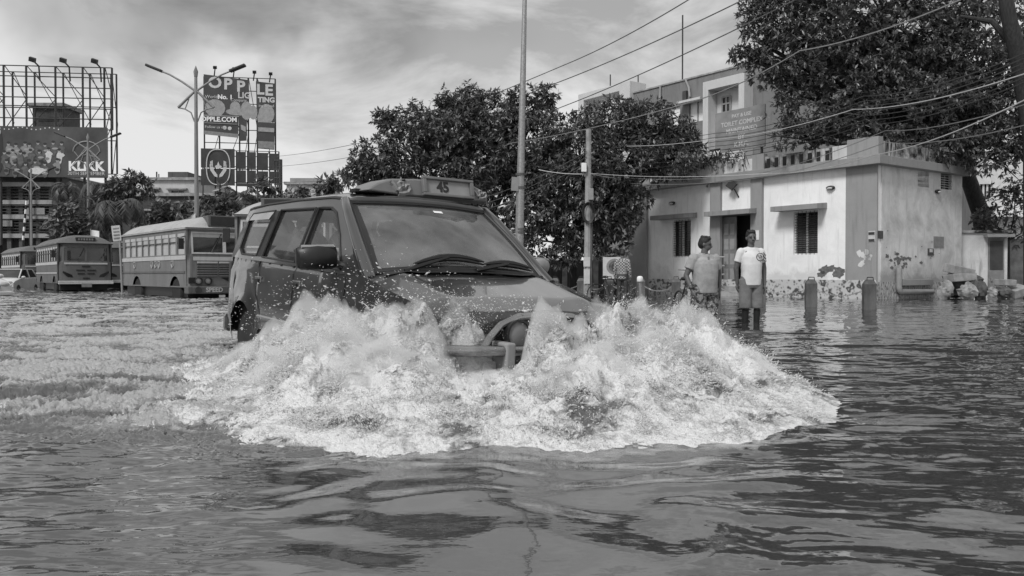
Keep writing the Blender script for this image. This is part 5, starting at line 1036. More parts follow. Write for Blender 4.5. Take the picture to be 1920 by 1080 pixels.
def put(r, u, d, rz): # right front lower corner of the bus at photo column u, depth d
    c, s = cos(rz), sin(rz); p = Vector((3.6, -1.17)); r.rotation_euler.z = rz; x, y = gx(u, d), d
    r.location = (x - (c * p.x - s * p.y), y - (s * p.x + c * p.y), -.26)
busD = make_bus('boxy minibus with pale barred windows and black display box, left of the van', 0, g_); put(busD, 349, 26.2, BH)
busE = copy_tree(busD); busE['label'] = 'bus mostly hidden behind the van, only its rounded roof corner showing'; put(busE, 441, 20.6, radians(-82))
busB = make_bus('round-nosed bus with split windscreen, second from the left edge', 1, g_); put(busB, 108, 39, BH - .05)
busA = copy_tree(busB); busA['label'] = 'partly hidden bus behind the round-nosed bus, nearest the left edge'; put(busA, 38, 53, BH - .0)
busC = copy_tree(busB); busC['label'] = 'dark bus front seen in the gap between the two larger buses'; put(busC, 196, 46, BH - .1)
# ================================================================== cars at the far left
M['carw'] = mat('white_car_paint', .6, .25, .08, 2, coat=.5)
def make_car(label, mt):
    r = thing('parked_car', label, 'car'); prof = [(-2.0, .35), (-2.05, .7), (-1.95, .95), (-1.7, 1.02), (1.0, .98), (1.75, .85), (2.0, .7), (2.02, .4), (1.9, .3), (-1.9, .3)]
    b = MB(); n = len(prof)
    for s, k in ((-.8, 1), (-.74, .0)): pass
    ys = [-.82, -.78, -.6, 0, .6, .78, .82]; sc = [.0, .04, .06, .07, .06, .04, .0]
    b.add([(x * (1 + (c - .04) * .3), y, z + (c - .04) * (1 if z > .8 else -.2)) for y, c in zip(ys, sc) for x, z in prof], [(i * n + j, i * n + (j + 1) % n, (i + 1) * n + (j + 1) % n, (i + 1) * n + j) for i in range(6) for j in range(n)] + [tuple(range(n)), tuple(6 * n + j for j in range(n))]); b.build('body', mt, r, smooth=True)
    top = [(-1.75, .98, .76), (-1.35, 1.45, .62), (.25, 1.47, .62), (1.05, .98, .76)]; b = MB()
    b.add([(x, s * w, z) for s in (-1, 1) for x, z, w in top], [(0, 1, 2, 3), (4, 7, 6, 5), (1, 5, 6, 2), (0, 4, 5, 1), (2, 6, 7, 3)]); b.build('cabin', M['ws'], r)
    b = MB(); b.bb((-1.4, -.63, 1.45), (.3, .63, 1.5)); 
    for s in (-1, 1):
        for (xa, za, wa), (xb, zb, wb) in ((top[0], top[1]), (top[2], top[3])): b.tube([(xa, s * wa, za), (xb, s * wb, zb)], .045, 6)
        b.tube([(-.5, s * .77, .98), (-.5, s * .63, 1.46)], .04, 6)
    b.build('roof', mt, r, bevel=.02)
    for s in (-1, 1): MB().ball((1.93, s * .58, .72), (.12, .2, .1), 10, 6).build('headlight', M['bus_pane'], r, smooth=True); MB().ball((.85, s * .92, 1.02), (.07, .12, .08), 8, 6).build('mirror', mt, r, smooth=True)
    MB().bb((1.98, -.4, .6), (2.1, .4, .72)).build('grille', M['print_k'], r); MB().bb((1.85, -.8, .34), (2.12, .8, .5)).build('bumper', mt, r, bevel=.04); MB().bb((2.121, -.25, .4), (2.13, .25, .5)).build('number_plate', M['print_l'], r)
    for x in (-1.3, 1.3):
        for s in (-1, 1): wheel(r, x, s * .74, .31, .2)
    return r
c1 = make_car('pale car cut by the left edge of the picture, standing in the flood', M['carw']); c1.rotation_euler.z = BH + .25; d = 29.0; c1.location = (gx(-93, d), d + .6, -.3)
c2 = copy_tree(c1); c2['label'] = 'small white car half hidden in front of the leftmost bus'; c2.location = (gx(2, 47), 48, -.4); c2.rotation_euler.z = BH - .5
# bus stop sign and barrier by the buses
bs = thing('stop_sign', 'tilted pale bus stop plate on a thin pole just left of the minibus', 'sign', (gx(229, 34), 34, 0), radians(-10)); z0, z1 = zz(452, 34), zz(423, 34)
MB().tube([(.02, 0, -.4), (-.12, 0, z1)], .04, 8).build('pole', M['grey'], bs); MB().box((-.2, -.06, (z0 + z1) / 2), (.34, .03, z1 - z0), rot=Euler((0, -.12, .2)).to_matrix()).build('plate', M['print_l'], bs)
b = MB()
for k in range(4): b.box((-.2 + .01 * k, -.085, z1 - .12 - k * .13), (.24, .01, .05), rot=Euler((0, -.12, .2)).to_matrix())
b.build('printed_line', M['print_m'], bs)
bp2_ = thing('barrier_pole', 'slanting black and white banded barrier pole in front of the balcony block', 'barrier', (gx(44, 72), 72, 0)); b = MB(); p0, p1 = Vector((0, 0, zz(450, 72))), Vector((gx(52, 72) - gx(44, 72), 0, zz(368, 72)))
for k in range(10): b.tube([p0.lerp(p1, k / 10), p0.lerp(p1, (k + 1) / 10)], .09, 6, k % 2)
b.tube([(0, 0, -.4), p0], .1, 6, 1); b.build('pole', [M['white'], M['print_k']], bp2_)
fl = thing('cloth_flag', 'small pale pennant tied to the tall lamp post above the minibus roof', 'flag', tuple(at(362, 408, 41.8))); MB().grid(lambda u, v: (-.65 * u * (1 - .3 * v) + .12, .08 * sin(5 * u), .45 * (v - .5) * (1 - .9 * u) - .1 * u), [i / 8 for i in range(9)], [i / 4 for i in range(5)]).build('cloth', M['print_l'], fl, smooth=True)
fl = thing('cloth_flag', 'small white pennant above the roof of the round-nosed bus', 'flag', tuple(at(170, 443, 45))); MB().grid(lambda u, v: (.5 * u, .08 * sin(5 * u), .7 * (v - .5) * (1 - .5 * u) + .1 * u), [i / 8 for i in range(9)], [i / 4 for i in range(5)]).build('cloth', M['white'], fl, smooth=True); MB().tube([(0, 0, -.6), (0, 0, .4)], .02, 5).build('stick', M['grey'], fl)
# ================================================================== the van ploughing through the water
VAN = thing('passenger_van', 'muddy grey passenger van with a rooftop route sign ploughing through the flood', 'van', CT); VAN.rotation_euler = (CRO, CPI, CYAW)
pm = bpy.data.materials.new('van_paint'); pm.use_nodes = True; t = pm.node_tree; p = t.nodes['Principled BSDF']
tcx = N(t, 'ShaderNodeTexCoord'); n1 = N(t, 'ShaderNodeTexNoise', Scale=2.2, Detail=6.); t.links.new(tcx.outputs['Object'], n1.inputs['Vector'])
r = N(t, 'ShaderNodeValToRGB'); r.color_ramp.elements[0].position = .35; r.color_ramp.elements[1].position = .7; r.color_ramp.elements[0].color = (.022, .022, .022, 1); r.color_ramp.elements[1].color = (.04, .04, .04, 1)
t.links.new(n1.outputs['Fac'], r.inputs[0]); t.links.new(r.outputs[0], p.inputs['Base Color']); p.inputs['Roughness'].default_value = .30; p.inputs['Metallic'].default_value = .0; p.inputs['Coat Weight'].default_value = 1.0; p.inputs['Coat Roughness'].default_value = .04
M['van'] = pm; M['vglass'] = glass('van_window_glass', .85, .07, .35, 1.7); M['wshield'] = glass('windscreen_sky_film', .6, .22, .45, 1.7); M['lit'] = bpy.data.materials.new('lit_headlight'); M['lit'].use_nodes = True; p = M['lit'].node_tree.nodes['Principled BSDF']; p.inputs['Emission Color'].default_value = (1, 1, 1, 1); p.inputs['Emission Strength'].default_value = .42; M['seal'] = M['black']; M['seat'] = mat('seat_fabric', .05, .8, .3, 5)  # windscreen's grey diffuse film paints in reflected sky, beside some dirt
M['sign_p'] = mat('sign_paint', .14, .45, .15, 3); M['sign_w'] = mat('sign_face', .26, .5, .15, 4)
wb = [(-2.28, .80), (-2.1, .85), (-1.5, .87), (1.2, .87), (1.7, .85), (2.05, .80), (2.2, .72)]
def lin(tb, x): return float(np.interp(x, [q[0] for q in tb], [q[1] for q in tb]))
belt = [(-2.28, 1.21), (-1.7, 1.19), (-1.1, 1.175), (-.1, 1.15), (.9, 1.115), (1.2, 1.12), (1.4, 1.09), (2.0, .96), (2.2, .88)]
AXF, AXR, RA = 1.38, -1.50, .42
def zbot(x):
    z = .34 if x > -1.9 else .34 + (-1.9 - x) * .3
    for ax in (AXF, AXR):
        d = abs(x - ax)
        if d < RA: z = max(z, .36 + sqrt(max(0, RA * RA - d * d)))
    return z
def yside(x, z):
    w = lin(wb, x); k = (z - .78) / .42; y = w - .035 * k * k - (.02 if z > 1.12 else 0)
    for ax in (AXF, AXR):
        rr_ = sqrt((x - ax) ** 2 + (z - .36) ** 2); y += .035 * exp(-((rr_ - RA) / .05) ** 2)
    y += .012 * exp(-((z - .62) / .03) ** 2) - .010 * exp(-((z - 1.0) / .04) ** 2)
    return y
xs = sorted(set([round(-2.28 + 4.48 * i / 110, 4) for i in range(111)] + [a + RA * cos(pi * k / 20) for a in (AXF, AXR) for k in range(21)]))
ks = [0, .06, .14, .25, .4, .55, .7, .82, .92, 1]
b = MB()
def sidept(x, k, s): z0 = zbot(x); z1 = lin(belt, x); z = z0 + (z1 - z0) * k; return (x, s * yside(x, z), z)
for s in (-1, 1): b.grid(lambda x, k: sidept(x, k, s), xs, ks)
def top(x, e):   # e -1..1 across
    ye = yside(x, lin(belt, x)); zb_ = lin(belt, x); cr = .055 if x > 1.1 else 0
    rise = cr * (1 - abs(e) ** 2.2) + (.025 * exp(-((abs(e) - .70) / .1) ** 2) if x > 1.2 else 0)
    return (x, ye * e, zb_ + rise)
es = [-1, -.97, -.92, -.85, -.78, -.7, -.62, -.5, -.35, -.18, 0, .18, .35, .5, .62, .7, .78, .85, .92, .97, 1]
b.grid(lambda x, e: top(x, e), [x for x in xs if x >= 1.02], es)
b.grid(lambda x, e: top(x, e), [x for x in xs if x <= 1.05][::8] + [1.05], es)
# nose and tail
def nose(e, q): x, y, z = top(2.2, e); return (2.2 + .06 * sin(pi * min(1, q * 1.6) / 2) * (1 - .35 * e * e), y, z + (.36 - z) * q)
b.grid(nose, es, [0, .08, .2, .4, .7, 1]); b.grid(lambda e, q: (-2.28 - .03 * sin(pi * q), yside(-2.28, 1.0) * e * (1 - .02 * q), .45 + (1.21 - .45) * q), es, [0, .25, .5, .75, 1])
b.bb((-2.2, -.7, .3), (2.15, .7, .36)); b.build('body', pm, VAN, smooth=True, angle=35)
for ax in (AXF, AXR):
    for s in (-1, 1): MB().bb((ax - RA, s * .5, .36), (ax + RA, s * .80, .82)).build('wheel_housing', M['print_k'], VAN)
for ax in (AXF, AXR):
    for s in (-1, 1): wheel(VAN, ax, s * .72, .345, .21)
for s in (-1, 1): MB().grid(lambda u, v: (AXR + .46 + .03 * u, s * (.66 + .22 * u), .12 + .42 * v), [0, .3, .6, 1], [0, .3, .6, 1]).build('mud_flap', M['rubber'], VAN)
# doors: seams, handles, waist moulding
def seam(pts, s, rad=.006): return [(x, s * (yside(x, z) + .0005), z) for x, z in pts]
for s in (-1, 1):
    for nm, x0, x1 in (('front', -.13, .98), ('rear', -1.16, -.14)):
        zt0, zt1 = lin(belt, x0), lin(belt, x1); lo = [(x0, zt0)] + [(x0, zt0 + (.42 - zt0) * i / 6) for i in range(1, 7)]
        if nm == 'rear': lo = [(x0, zt0), (x0 - .02, 1.0), (x0 + .05, .85), (x0 + .16, .72), (x0 + .2, .42)]
        path = lo + [(x0 + (x1 - x0) * i / 8, .42) for i in range(2, 8)] + [(x1, .42)] + [(x1, .42 + (zt1 - .42) * i / 6) for i in range(1, 7)]
        # the door skin stands a hair proud of the body
        o = MB().grid(lambda x, k: (x, s * (yside(x, (.44 + (lin(belt, x) - .44) * k)) + .003), .44 + (lin(belt, x) - .44) * k), [x0 + .012 + (x1 - x0 - .024) * i / 30 for i in range(31)] if nm == 'front' else [x0 + .21 + (x1 - x0 - .222) * i / 24 for i in range(25)], [.0, .15, .3, .45, .6, .75, .9, .985]).build('door', pm, VAN, smooth=True)
        MB().tube(seam(path, s), .006, 4).build('door_seam', M['black'], o)
        hx = x0 + .1; hz_ = 1.005; y = yside(hx, hz_) + .012; g = MB().box((hx, s * y, hz_), (.17, .03, .055), 0); g.build('handle', M['chrome'], o, bevel=.008); MB().box((hx - .01, s * (y + .017), hz_ - .012), (.1, .012, .03)).build('handle_recess', M['black'], o)
    MB().tube([(x, s * (yside(x, .66) + .012), .66) for x in np.linspace(-1.0, .9, 20)], .018, 6).build('side_moulding', M['van'], VAN, smooth=True)
# greenhouse
def yg(x, z):
    k = (z - 1.15) / .58; y = .845 - .165 * k - .02 * k * k
    return y - .05 * max(0, (-1.9 - x)) / .4
ztop = lambda x: float(np.interp(x, [-2.3, -2.1, -1.5, -.6, .2, .45], [1.69, 1.715, 1.745, 1.755, 1.745, 1.725]))
outer = [(x, lin(belt, x)) for x in np.linspace(-2.27, 1.16, 24)] + [(.9, 1.36), (.62, 1.58), (.42, 1.715)] + [(x, ztop(x)) for x in np.linspace(.3, -2.08, 18)] + [(-2.16, 1.62), (-2.24, 1.4)]
Wq = [[(-1.76, 1.235), (-1.28, 1.225), (-1.17, 1.665), (-1.84, 1.65), (-1.93, 1.56), (-1.90, 1.30)],
      [(-1.09, 1.215), (-.17, 1.185), (-.10, 1.655), (-1.0, 1.665)], [(-.06, 1.18), (.86, 1.15), (.62, 1.42), (.40, 1.60), (.26, 1.645), (-.02, 1.655)]]
def dens(poly, m=6): return [(a[0] + (c[0] - a[0]) * i / m, a[1] + (c[1] - a[1]) * i / m) for a, c in zip(poly, poly[1:] + poly[:1]) for i in range(m)]
def inset(poly, d):
    cx_ = sum(q[0] for q in poly) / len(poly); cz_ = sum(q[1] for q in poly) / len(poly); return [(q[0] + (cx_ - q[0]) * d, q[1] + (cz_ - q[1]) * d) for q in poly]
for s in (-1, 1):
    b = MB(); panel(b, outer, [dens(w) for w in Wq], lambda x, z, o: (x, s * (yg(x, z) - o), z), .05); b.build('window_frame', pm, VAN, smooth=True, angle=30)
    for i, w in enumerate(Wq):
        b = MB(); pts = dens(w, 5); n = len(pts); cx_ = sum(q[0] for q in pts) / n; cz_ = sum(q[1] for q in pts) / n
        b.add([(x, s * (yg(x, z) - .016), z) for x, z in pts] + [(cx_, s * (yg(cx_, cz_) - .016), cz_)], [(k, (k + 1) % n, n) for k in range(n)])
        o = b.build('side_window', M['vglass'], VAN)
        lp = [(x, s * (yg(x, z) + .001), z) for x, z in dens(w, 4)]; MB().tube(lp + [lp[0]], .011, 5, caps=False).build('window_seal', M['black'], o)
    # pillar trim strips and rain visors
    for xa, xb in ((-1.185, -1.045), (-.14, -.06)):
        b = MB(); b.add([(xa + (.02 if z > 1.3 else -.06), s * (yg(xa, z) + .004), z) for z in (1.22, 1.66)] + [(xb + (.0 if z > 1.3 else -.06), s * (yg(xb, z) + .004), z) for z in (1.22, 1.66)], [(0, 1, 3, 2)]); b.build('pillar_trim', M['black'], VAN)
    for xa, xb in ((-1.82, -1.19),): MB().add([(x, s * (yg(x, z) + o), z) for x in (xa, xb) for z, o in ((1.655, .004), (1.58, .03))], [(0, 1, 3, 2)]).build('rain_visor', M['grey'], VAN)
    MB().tube([(x, s * (yg(x, ztop(x)) + .004), ztop(x) - .012) for x in np.linspace(-2.08, .42, 30)], .014, 5).build('roof_gutter', M['black'], VAN)
    # windscreen pillar
    pl = [(1.30, .80, 1.085), (1.20, .785, 1.15), (.92, .745, 1.365), (.64, .70, 1.58), (.47, .66, 1.70), (.36, .645, 1.715)]
    MB().tube([(x, s * y, z) for x, y, z in pl], [.045, .05, .046, .042, .036, .02], 10).build('windscreen_pillar', pm, VAN, smooth=True)
# roof
def roof(x, e):
    zt = ztop(min(max(x, -2.3), .45)); ye = yg(x, zt) + .005; z = zt + .065 * (1 - abs(e) ** 2.6)
    if x > .2: z -= .03 * ((x - .2) / .3) ** 1.6 * (1 - .3 * abs(e))
    if x < -1.9: z -= .12 * ((-1.9 - x) / .3) ** 2
    if x > .3: ye -= .03 * (x - .3) / .2
    return (x + .07 * (1 - e * e) * max(0, (x - .0) / .5), ye * e, z)
b = MB(); b.grid(roof, list(np.linspace(-2.18, .49, 40)), list(np.linspace(-1, 1, 25))); ro = b.build('roof', pm, VAN, smooth=True)
sm_ = ro.modifiers.new('s', 'SOLIDIFY'); sm_.thickness = .02
b = MB()
for e in (-.55, -.28, 0, .28, .55): b.tube([tuple(Vector(roof(x, e)) + Vector((0, 0, .002))) for x in np.linspace(-1.9, -.1, 16)], .012, 5)
b.build('roof_rib', pm, ro, smooth=True)
MB().box((.28, -.5, 1.80), (.12, .05, .03)).tube([(.2, -.5, 1.80), (.05, -.45, 1.835)], .008, 5).build('aerial_base', M['black'], VAN, bevel=.01)
# windscreen
def wsf(u, v, o=0):   # u -1..1 across, v 0 bottom..1 top
    xb, yb, zb_ = 1.235 + .10 * (1 - u * u), .755 * u, 1.135 + .045 * (1 - u * u); xt, yt, zt = .50 + .08 * (1 - u * u), .635 * u, 1.676 + .02 * (1 - u * u)
    bl = .03 * sin(pi * v) * (1 - .4 * u * u); P = Vector((xb + (xt - xb) * v, yb + (yt - yb) * v, zb_ + (zt - zb_) * v)) + Vector((.6, 0, .78)) * (bl + o); return tuple(P)
us = [-1 + 2 * i / 24 for i in range(25)]; vs = [i / 12 for i in range(13)]
wso = MB().grid(lambda u, v: wsf(u, v), us, vs).build('windscreen', M['wshield'], VAN, smooth=True)
b = MB()
for ua, ub, va, vb in ((-1, -.93, 0, 1), (.93, 1, 0, 1), (-.93, .93, 0, .05), (-.93, .93, .965, 1)): b.grid(lambda u, v: wsf(u, v, .004), [ua + (ub - ua) * i / 12 for i in range(13)], [va + (vb - va) * i / 10 for i in range(11)])
b.build('windscreen_border', M['black'], wso, smooth=True)
b = MB(); b.tube([wsf(-1, v, .006) for v in vs], .014, 6).tube([wsf(1, v, .006) for v in vs], .014, 6).tube([wsf(u, 1.0, .006) for u in us], .014, 6).tube([wsf(u, -.005, .006) for u in us], .016, 6); b.build('windscreen_seal', M['black'], wso, smooth=True)
MB().tube([wsf(u, 1.035, .012) for u in us], [.016] + [.034] * 23 + [.016], 10).build('windscreen_header', pm, VAN, smooth=True)
b = MB().grid(lambda u, v: wsf(u, v, .006), [.04, .1, .17], [.86, .90]); b.build('windscreen_sticker', M['white'], wso)
# sticker film and wipers
b = MB(); b.grid(lambda e, q: tuple(Vector(wsf(e, 0)).lerp(Vector(top(1.42, e)), q) + Vector((0, 0, .012))), [-.9 + 1.8 * i / 16 for i in range(17)], [0, .35, .7]); b.build('cowl', M['black'], VAN, smooth=True)
for ua, ub, vb, pv in ((-.62, .18, .16, -.72), (.16, .84, .09, .05)):
    o = MB().tube([wsf(pv, -.03, .03), wsf((pv + ua + ub) / 2.6, .03, .05), wsf((ua + ub) / 2, vb * .62, .05)], [.016, .014, .01], 6).build('wiper', M['black'], VAN, smooth=True)
    b = MB()
    for k in range(2): b.tube([wsf(ua + (ub - ua) * i / 8, .015 + (vb - .0) * .55 * sin(pi * (i / 8) * .9) + .012 * k, .03 + .018 * k) for i in range(9)], [.006, .014, .017, .02, .02, .02, .017, .014, .006], 6)
    b.build('wiper_blade', M['black'], o, smooth=True)
# cabin: dashboard, seats, steering wheel
MB().bb((.3, -.66, 1.0), (1.15, .66, 1.17)).build('dashboard', M['black'], VAN, bevel=.03)
for x, ys_ in ((-.05, (-.38, .38)), (-.95, (-.4, .05, .45)), (-1.7, (-.4, .4))):
    for y in ys_:
        b = MB(); b.ball((x, y, 1.18), (.10, .24, .34), 12, 8, 0, Euler((0, -.2, 0)).to_matrix()); o = b.build('seat', M['seat'], VAN, smooth=True)
        MB().ball((x - .08, y, 1.54), (.055, .13, .09), 10, 8).build('headrest', M['seat'], o, smooth=True)
MB().tube([(.32 + .07 * cos(a), -.38 + .19 * sin(a), 1.2 + .17 * cos(a)) for a in [2 * pi * i / 20 for i in range(21)]], .016, 6, caps=False).build('steering_wheel', M['black'], VAN, smooth=True)
MB().tube([(.66, .06, 1.62), (.60, .06, 1.66)], .01, 5).box((.56, .06, 1.6), (.03, .22, .06)).build('inner_mirror', M['black'], VAN)
# door mirrors
for s in (-1, 1):
    o = MB().ball((0, 0, 0), (.10, .155, .098), 16, 10); 
    o.v = [(x * (.7 if x < 0 else 1), max(-.15, min(.15, y * 1.25)), max(-.09, min(.09, z * 1.25))) for x, y, z in o.v]; o = o.build('door_mirror', M['black'] if s < 0 else M['grey'], VAN, smooth=True); o.scale = (1,) * 3 if s < 0 else (.75,) * 3; o.location = (.80, s * 1.02, 1.235); o.rotation_euler = (s * -.06, 0, s * .12)
    MB().tube([(-.02, -s * .08, -.03), (.04, -s * .2, -.07)], .03, 8).build('mirror_arm', M['black'], o)
    MB().tube([(.055, y, .082) for y in np.linspace(-.12, .12, 8)], .012, 6).build('mirror_rim', M['grey'], o, smooth=True)
# route sign on the roof
SG = MB(); prof = [(-.50, 1.795), (-.40, 1.86), (-.28, 1.905), (-.05, 1.925), (.50, 1.925), (.60, 1.885), (.655, 1.83), (.66, 1.79)]
prof += [(.64, 1.775), (-.2, 1.775)]
n = len(prof); SG.add([(x0 + (z - 1.78) * -.25, y, z) for x0 in (.52, .12) for y, z in prof], [tuple(range(n)), tuple(range(n, 2 * n))[::-1]] + [(i, (i + 1) % n, n + (i + 1) % n, n + i) for i in range(n)])
sgn = SG.build('route_sign', M['sign_p'], VAN, smooth=True, bevel=.015)
zc_ = 1.868; y0, y1 = .03, .47; xf = .52 - .25 * (zc_ - 1.78) + .012; tl_ = -.25
Mf = frame((xf, .25, zc_), (0, 1, 0), Vector((tl_, 0, 1)).normalized(), Vector((1, 0, .25)).normalized())
b = MB()
for a, c in (((-.25, .06, -.012), (.25, .085, .03)), ((-.25, -.085, -.012), (.25, -.06, .03)), ((-.25, -.0598, -.012), (-.215, .0598, .03)), ((.215, -.0598, -.012), (.25, .0598, .03))): b.bb(a, c, 0, Mf)
b.build('sign_frame', M['sign_p'], sgn, bevel=.006); MB().bb((-.214, -.0595, -.012), (.214, .0595, .004), 0, Mf).build('sign_face', M['sign_w'], sgn)
text('45', .125, M['print_k'], 'route_number', sgn, Mf @ Matrix.Translation((-.05, 0, .006)), .003, sx=.95, bold=.004)
for yy, sc_, sk in ((-.2, 1.0, 0), (.575, .72, 0)):
    Mo = frame((.52 - .25 * .07 + .004, yy, 1.845), (0, sc_, 0), Vector((tl_, 0, 1)) * sc_, (1, 0, .25)); b = MB()
    pts = [(-.085, .035), (-.06, .015), (-.035, -.025), (-.01, -.03), (.005, .0), (-.01, .03), (.0, .04), (.025, .035), (.03, .01), (.015, 0), (.04, -.005), (.055, .015), (.08, .02), (.09, -.01), (.07, -.04), (.02, -.055), (-.02, -.055)]
    b.tube([(x, y, 0) for x, y in pts], .013, 5, 0, Mo); b.tube([(x, y - .004, -.004) for x, y in pts], .021, 5, 1, Mo); b.tube([(.02, .055, 0), (.05, .062, 0)], .008, 5, 0, Mo); b.build('painted_emblem', [M['print_k'], M['print_m']], sgn)
b = MB()
for x, y in ((.44, -.3), (.44, .6), (.16, -.2), (.16, .6)): b.tube([(x, y, 1.70), (x, y, 1.79)], .012, 6)
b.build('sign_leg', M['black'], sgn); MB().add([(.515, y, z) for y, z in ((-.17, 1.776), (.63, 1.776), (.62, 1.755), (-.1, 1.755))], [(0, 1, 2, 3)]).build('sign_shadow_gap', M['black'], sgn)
# nose: grille, headlights, bumper, push bar with round lamp
MB().bb((2.24, -.42, .70), (2.272, .42, .84)).build('grille', M['black'], VAN, bevel=.01)
for s in (-1, 1): MB().ball((2.2, s * .58, .77), (.06, .14, .062), 12, 8).build('headlight', M['lit'], VAN, smooth=True)
MB().bb((2.12, -.84, .38), (2.34, .84, .58)).build('front_bumper', M['van'], VAN, bevel=.05); MB().bb((-2.42, -.82, .40), (-2.28, .82, .60)).build('rear_bumper', M['van'], VAN, bevel=.04)
bar = MB().tube([(1.98, -.99, .70), (2.16, -1.0, .705), (2.28, -.95, .715), (2.38, -.84, .705), (2.41, -.6, .695), (2.42, -.36, .69), (2.42, .36, .69), (2.41, .6, .69), (2.38, .84, .69), (2.28, .95, .70), (2.1, .99, .7)], .036, 12).build('push_bar', M['chrome'], VAN, smooth=True)
MB().tube([(2.40, -.54, .70), (2.35, -.46, .765), (2.33, -.36, .845), (2.32, -.22, .895), (2.32, .0, .91), (2.32, .22, .895), (2.33, .36, .845), (2.35, .46, .765), (2.40, .54, .70)], .028, 12).build('push_bar_hoop', M['chrome'], bar, smooth=True)
for s in (-1, 1):
    MB().bb((2.28, s * .36 - .035, .44), (2.465, s * .36 + .035, .745)).build('bar_bracket', M['grey'], bar, bevel=.012)
    ml = frame((2.38, s * .255, .79), (0, 1, 0), (0, 0, 1), (1, 0, 0)); o = MB().lathe([(.03, -.10), (.085, -.05), (.095, .0), (.098, .018), (.084, .02), (.082, .0)], 24, 0, ml).build('round_lamp', M['black'], bar, smooth=True); MB().lathe([(0, .024), (.04, .02), (.083, .006)], 20, 0, ml).build('lens', M['midgrey'], o, smooth=True)
# tail
MB().add([(-2.2, s * y, z) for s, y, z in ((-1, .66, 1.25), (1, .66, 1.25), (1, .58, 1.62), (-1, .58, 1.62))], [(0, 1, 2, 3)]).build('rear_window', M['vglass'], VAN)
b = MB(); panel(b, [(-.78, 1.2), (.78, 1.2), (.64, 1.7), (-.64, 1.7)], [[(-.66, 1.25), (.66, 1.25), (.58, 1.62), (-.58, 1.62)]], lambda y, z, o: (-2.25 + .17 * (z - 1.2) + o, y, z), .03); b.build('tailgate', pm, VAN)
for s in (-1, 1): MB().bb((-2.30, s * .75 - .05, .85), (-2.22, s * .75 + .02, 1.15)).build('tail_lamp', M['print_d'], VAN, bevel=.01)
# ================================================================== people
def cap(mb, a, b, ra, rb, n=12, m=0):
    """closed tapered capsule"""
    a, b = Vector(a), Vector(b); d = (b - a); L = d.length; d = d / L if L > 1e-6 else Vector((0, 0, 1)); pts = []; rs = []
    for k in range(5): t_ = pi / 2 * (1 - k / 4); pts.append(a - d * ra * sin(t_)); rs.append(max(.001, ra * cos(t_)))
    for k in range(5): t_ = pi / 2 * k / 4; pts.append(b + d * rb * sin(t_)); rs.append(max(.001, rb * cos(t_)))
    return mb.tube(pts, rs, n, m)
def loft(mb, rings, n=24, e=2.5):
    vs = []; q = 2 / e
    for z, cy, rx, ry in rings:
        for j in range(n):
            a = 2 * pi * j / n; vs.append((rx * math.copysign(abs(cos(a)) ** q, cos(a)), cy + ry * math.copysign(abs(sin(a)) ** q, sin(a)), z))
    k = len(rings); mb.add(vs, [(i * n + j, i * n + (j + 1) % n, (i + 1) * n + (j + 1) % n, (i + 1) * n + j) for i in range(k - 1) for j in range(n)] + [tuple(range(n))[::-1], tuple((k - 1) * n + j for j in range(n))])
def fuse(mb, name, mt, parent, vox=.008, smooth=6):
    me = bpy.data.meshes.new('t'); me.from_pydata(mb.v, [], mb.f); bm = bmesh.new(); bm.from_mesh(me); bmesh.ops.recalc_face_normals(bm, faces=bm.faces); bm.to_mesh(me); bm.free()
    o = bpy.data.objects.new('t', me); COL.objects.link(o); r_ = o.modifiers.new('r', 'REMESH'); r_.mode = 'VOXEL'; r_.voxel_size = vox; s_ = o.modifiers.new('s', 'SMOOTH'); s_.iterations = smooth; s_.factor = .5
    dg = bpy.context.evaluated_depsgraph_get(); m2 = bpy.data.meshes.new_from_object(o.evaluated_get(dg)); bpy.data.objects.remove(o); m2.name = name; m2.materials.clear(); m2.materials.append(mt)
    m2.polygons.foreach_set('use_smooth', [True] * len(m2.polygons)); q = bpy.data.objects.new(name, m2); COL.objects.link(q); q.parent = parent; return q
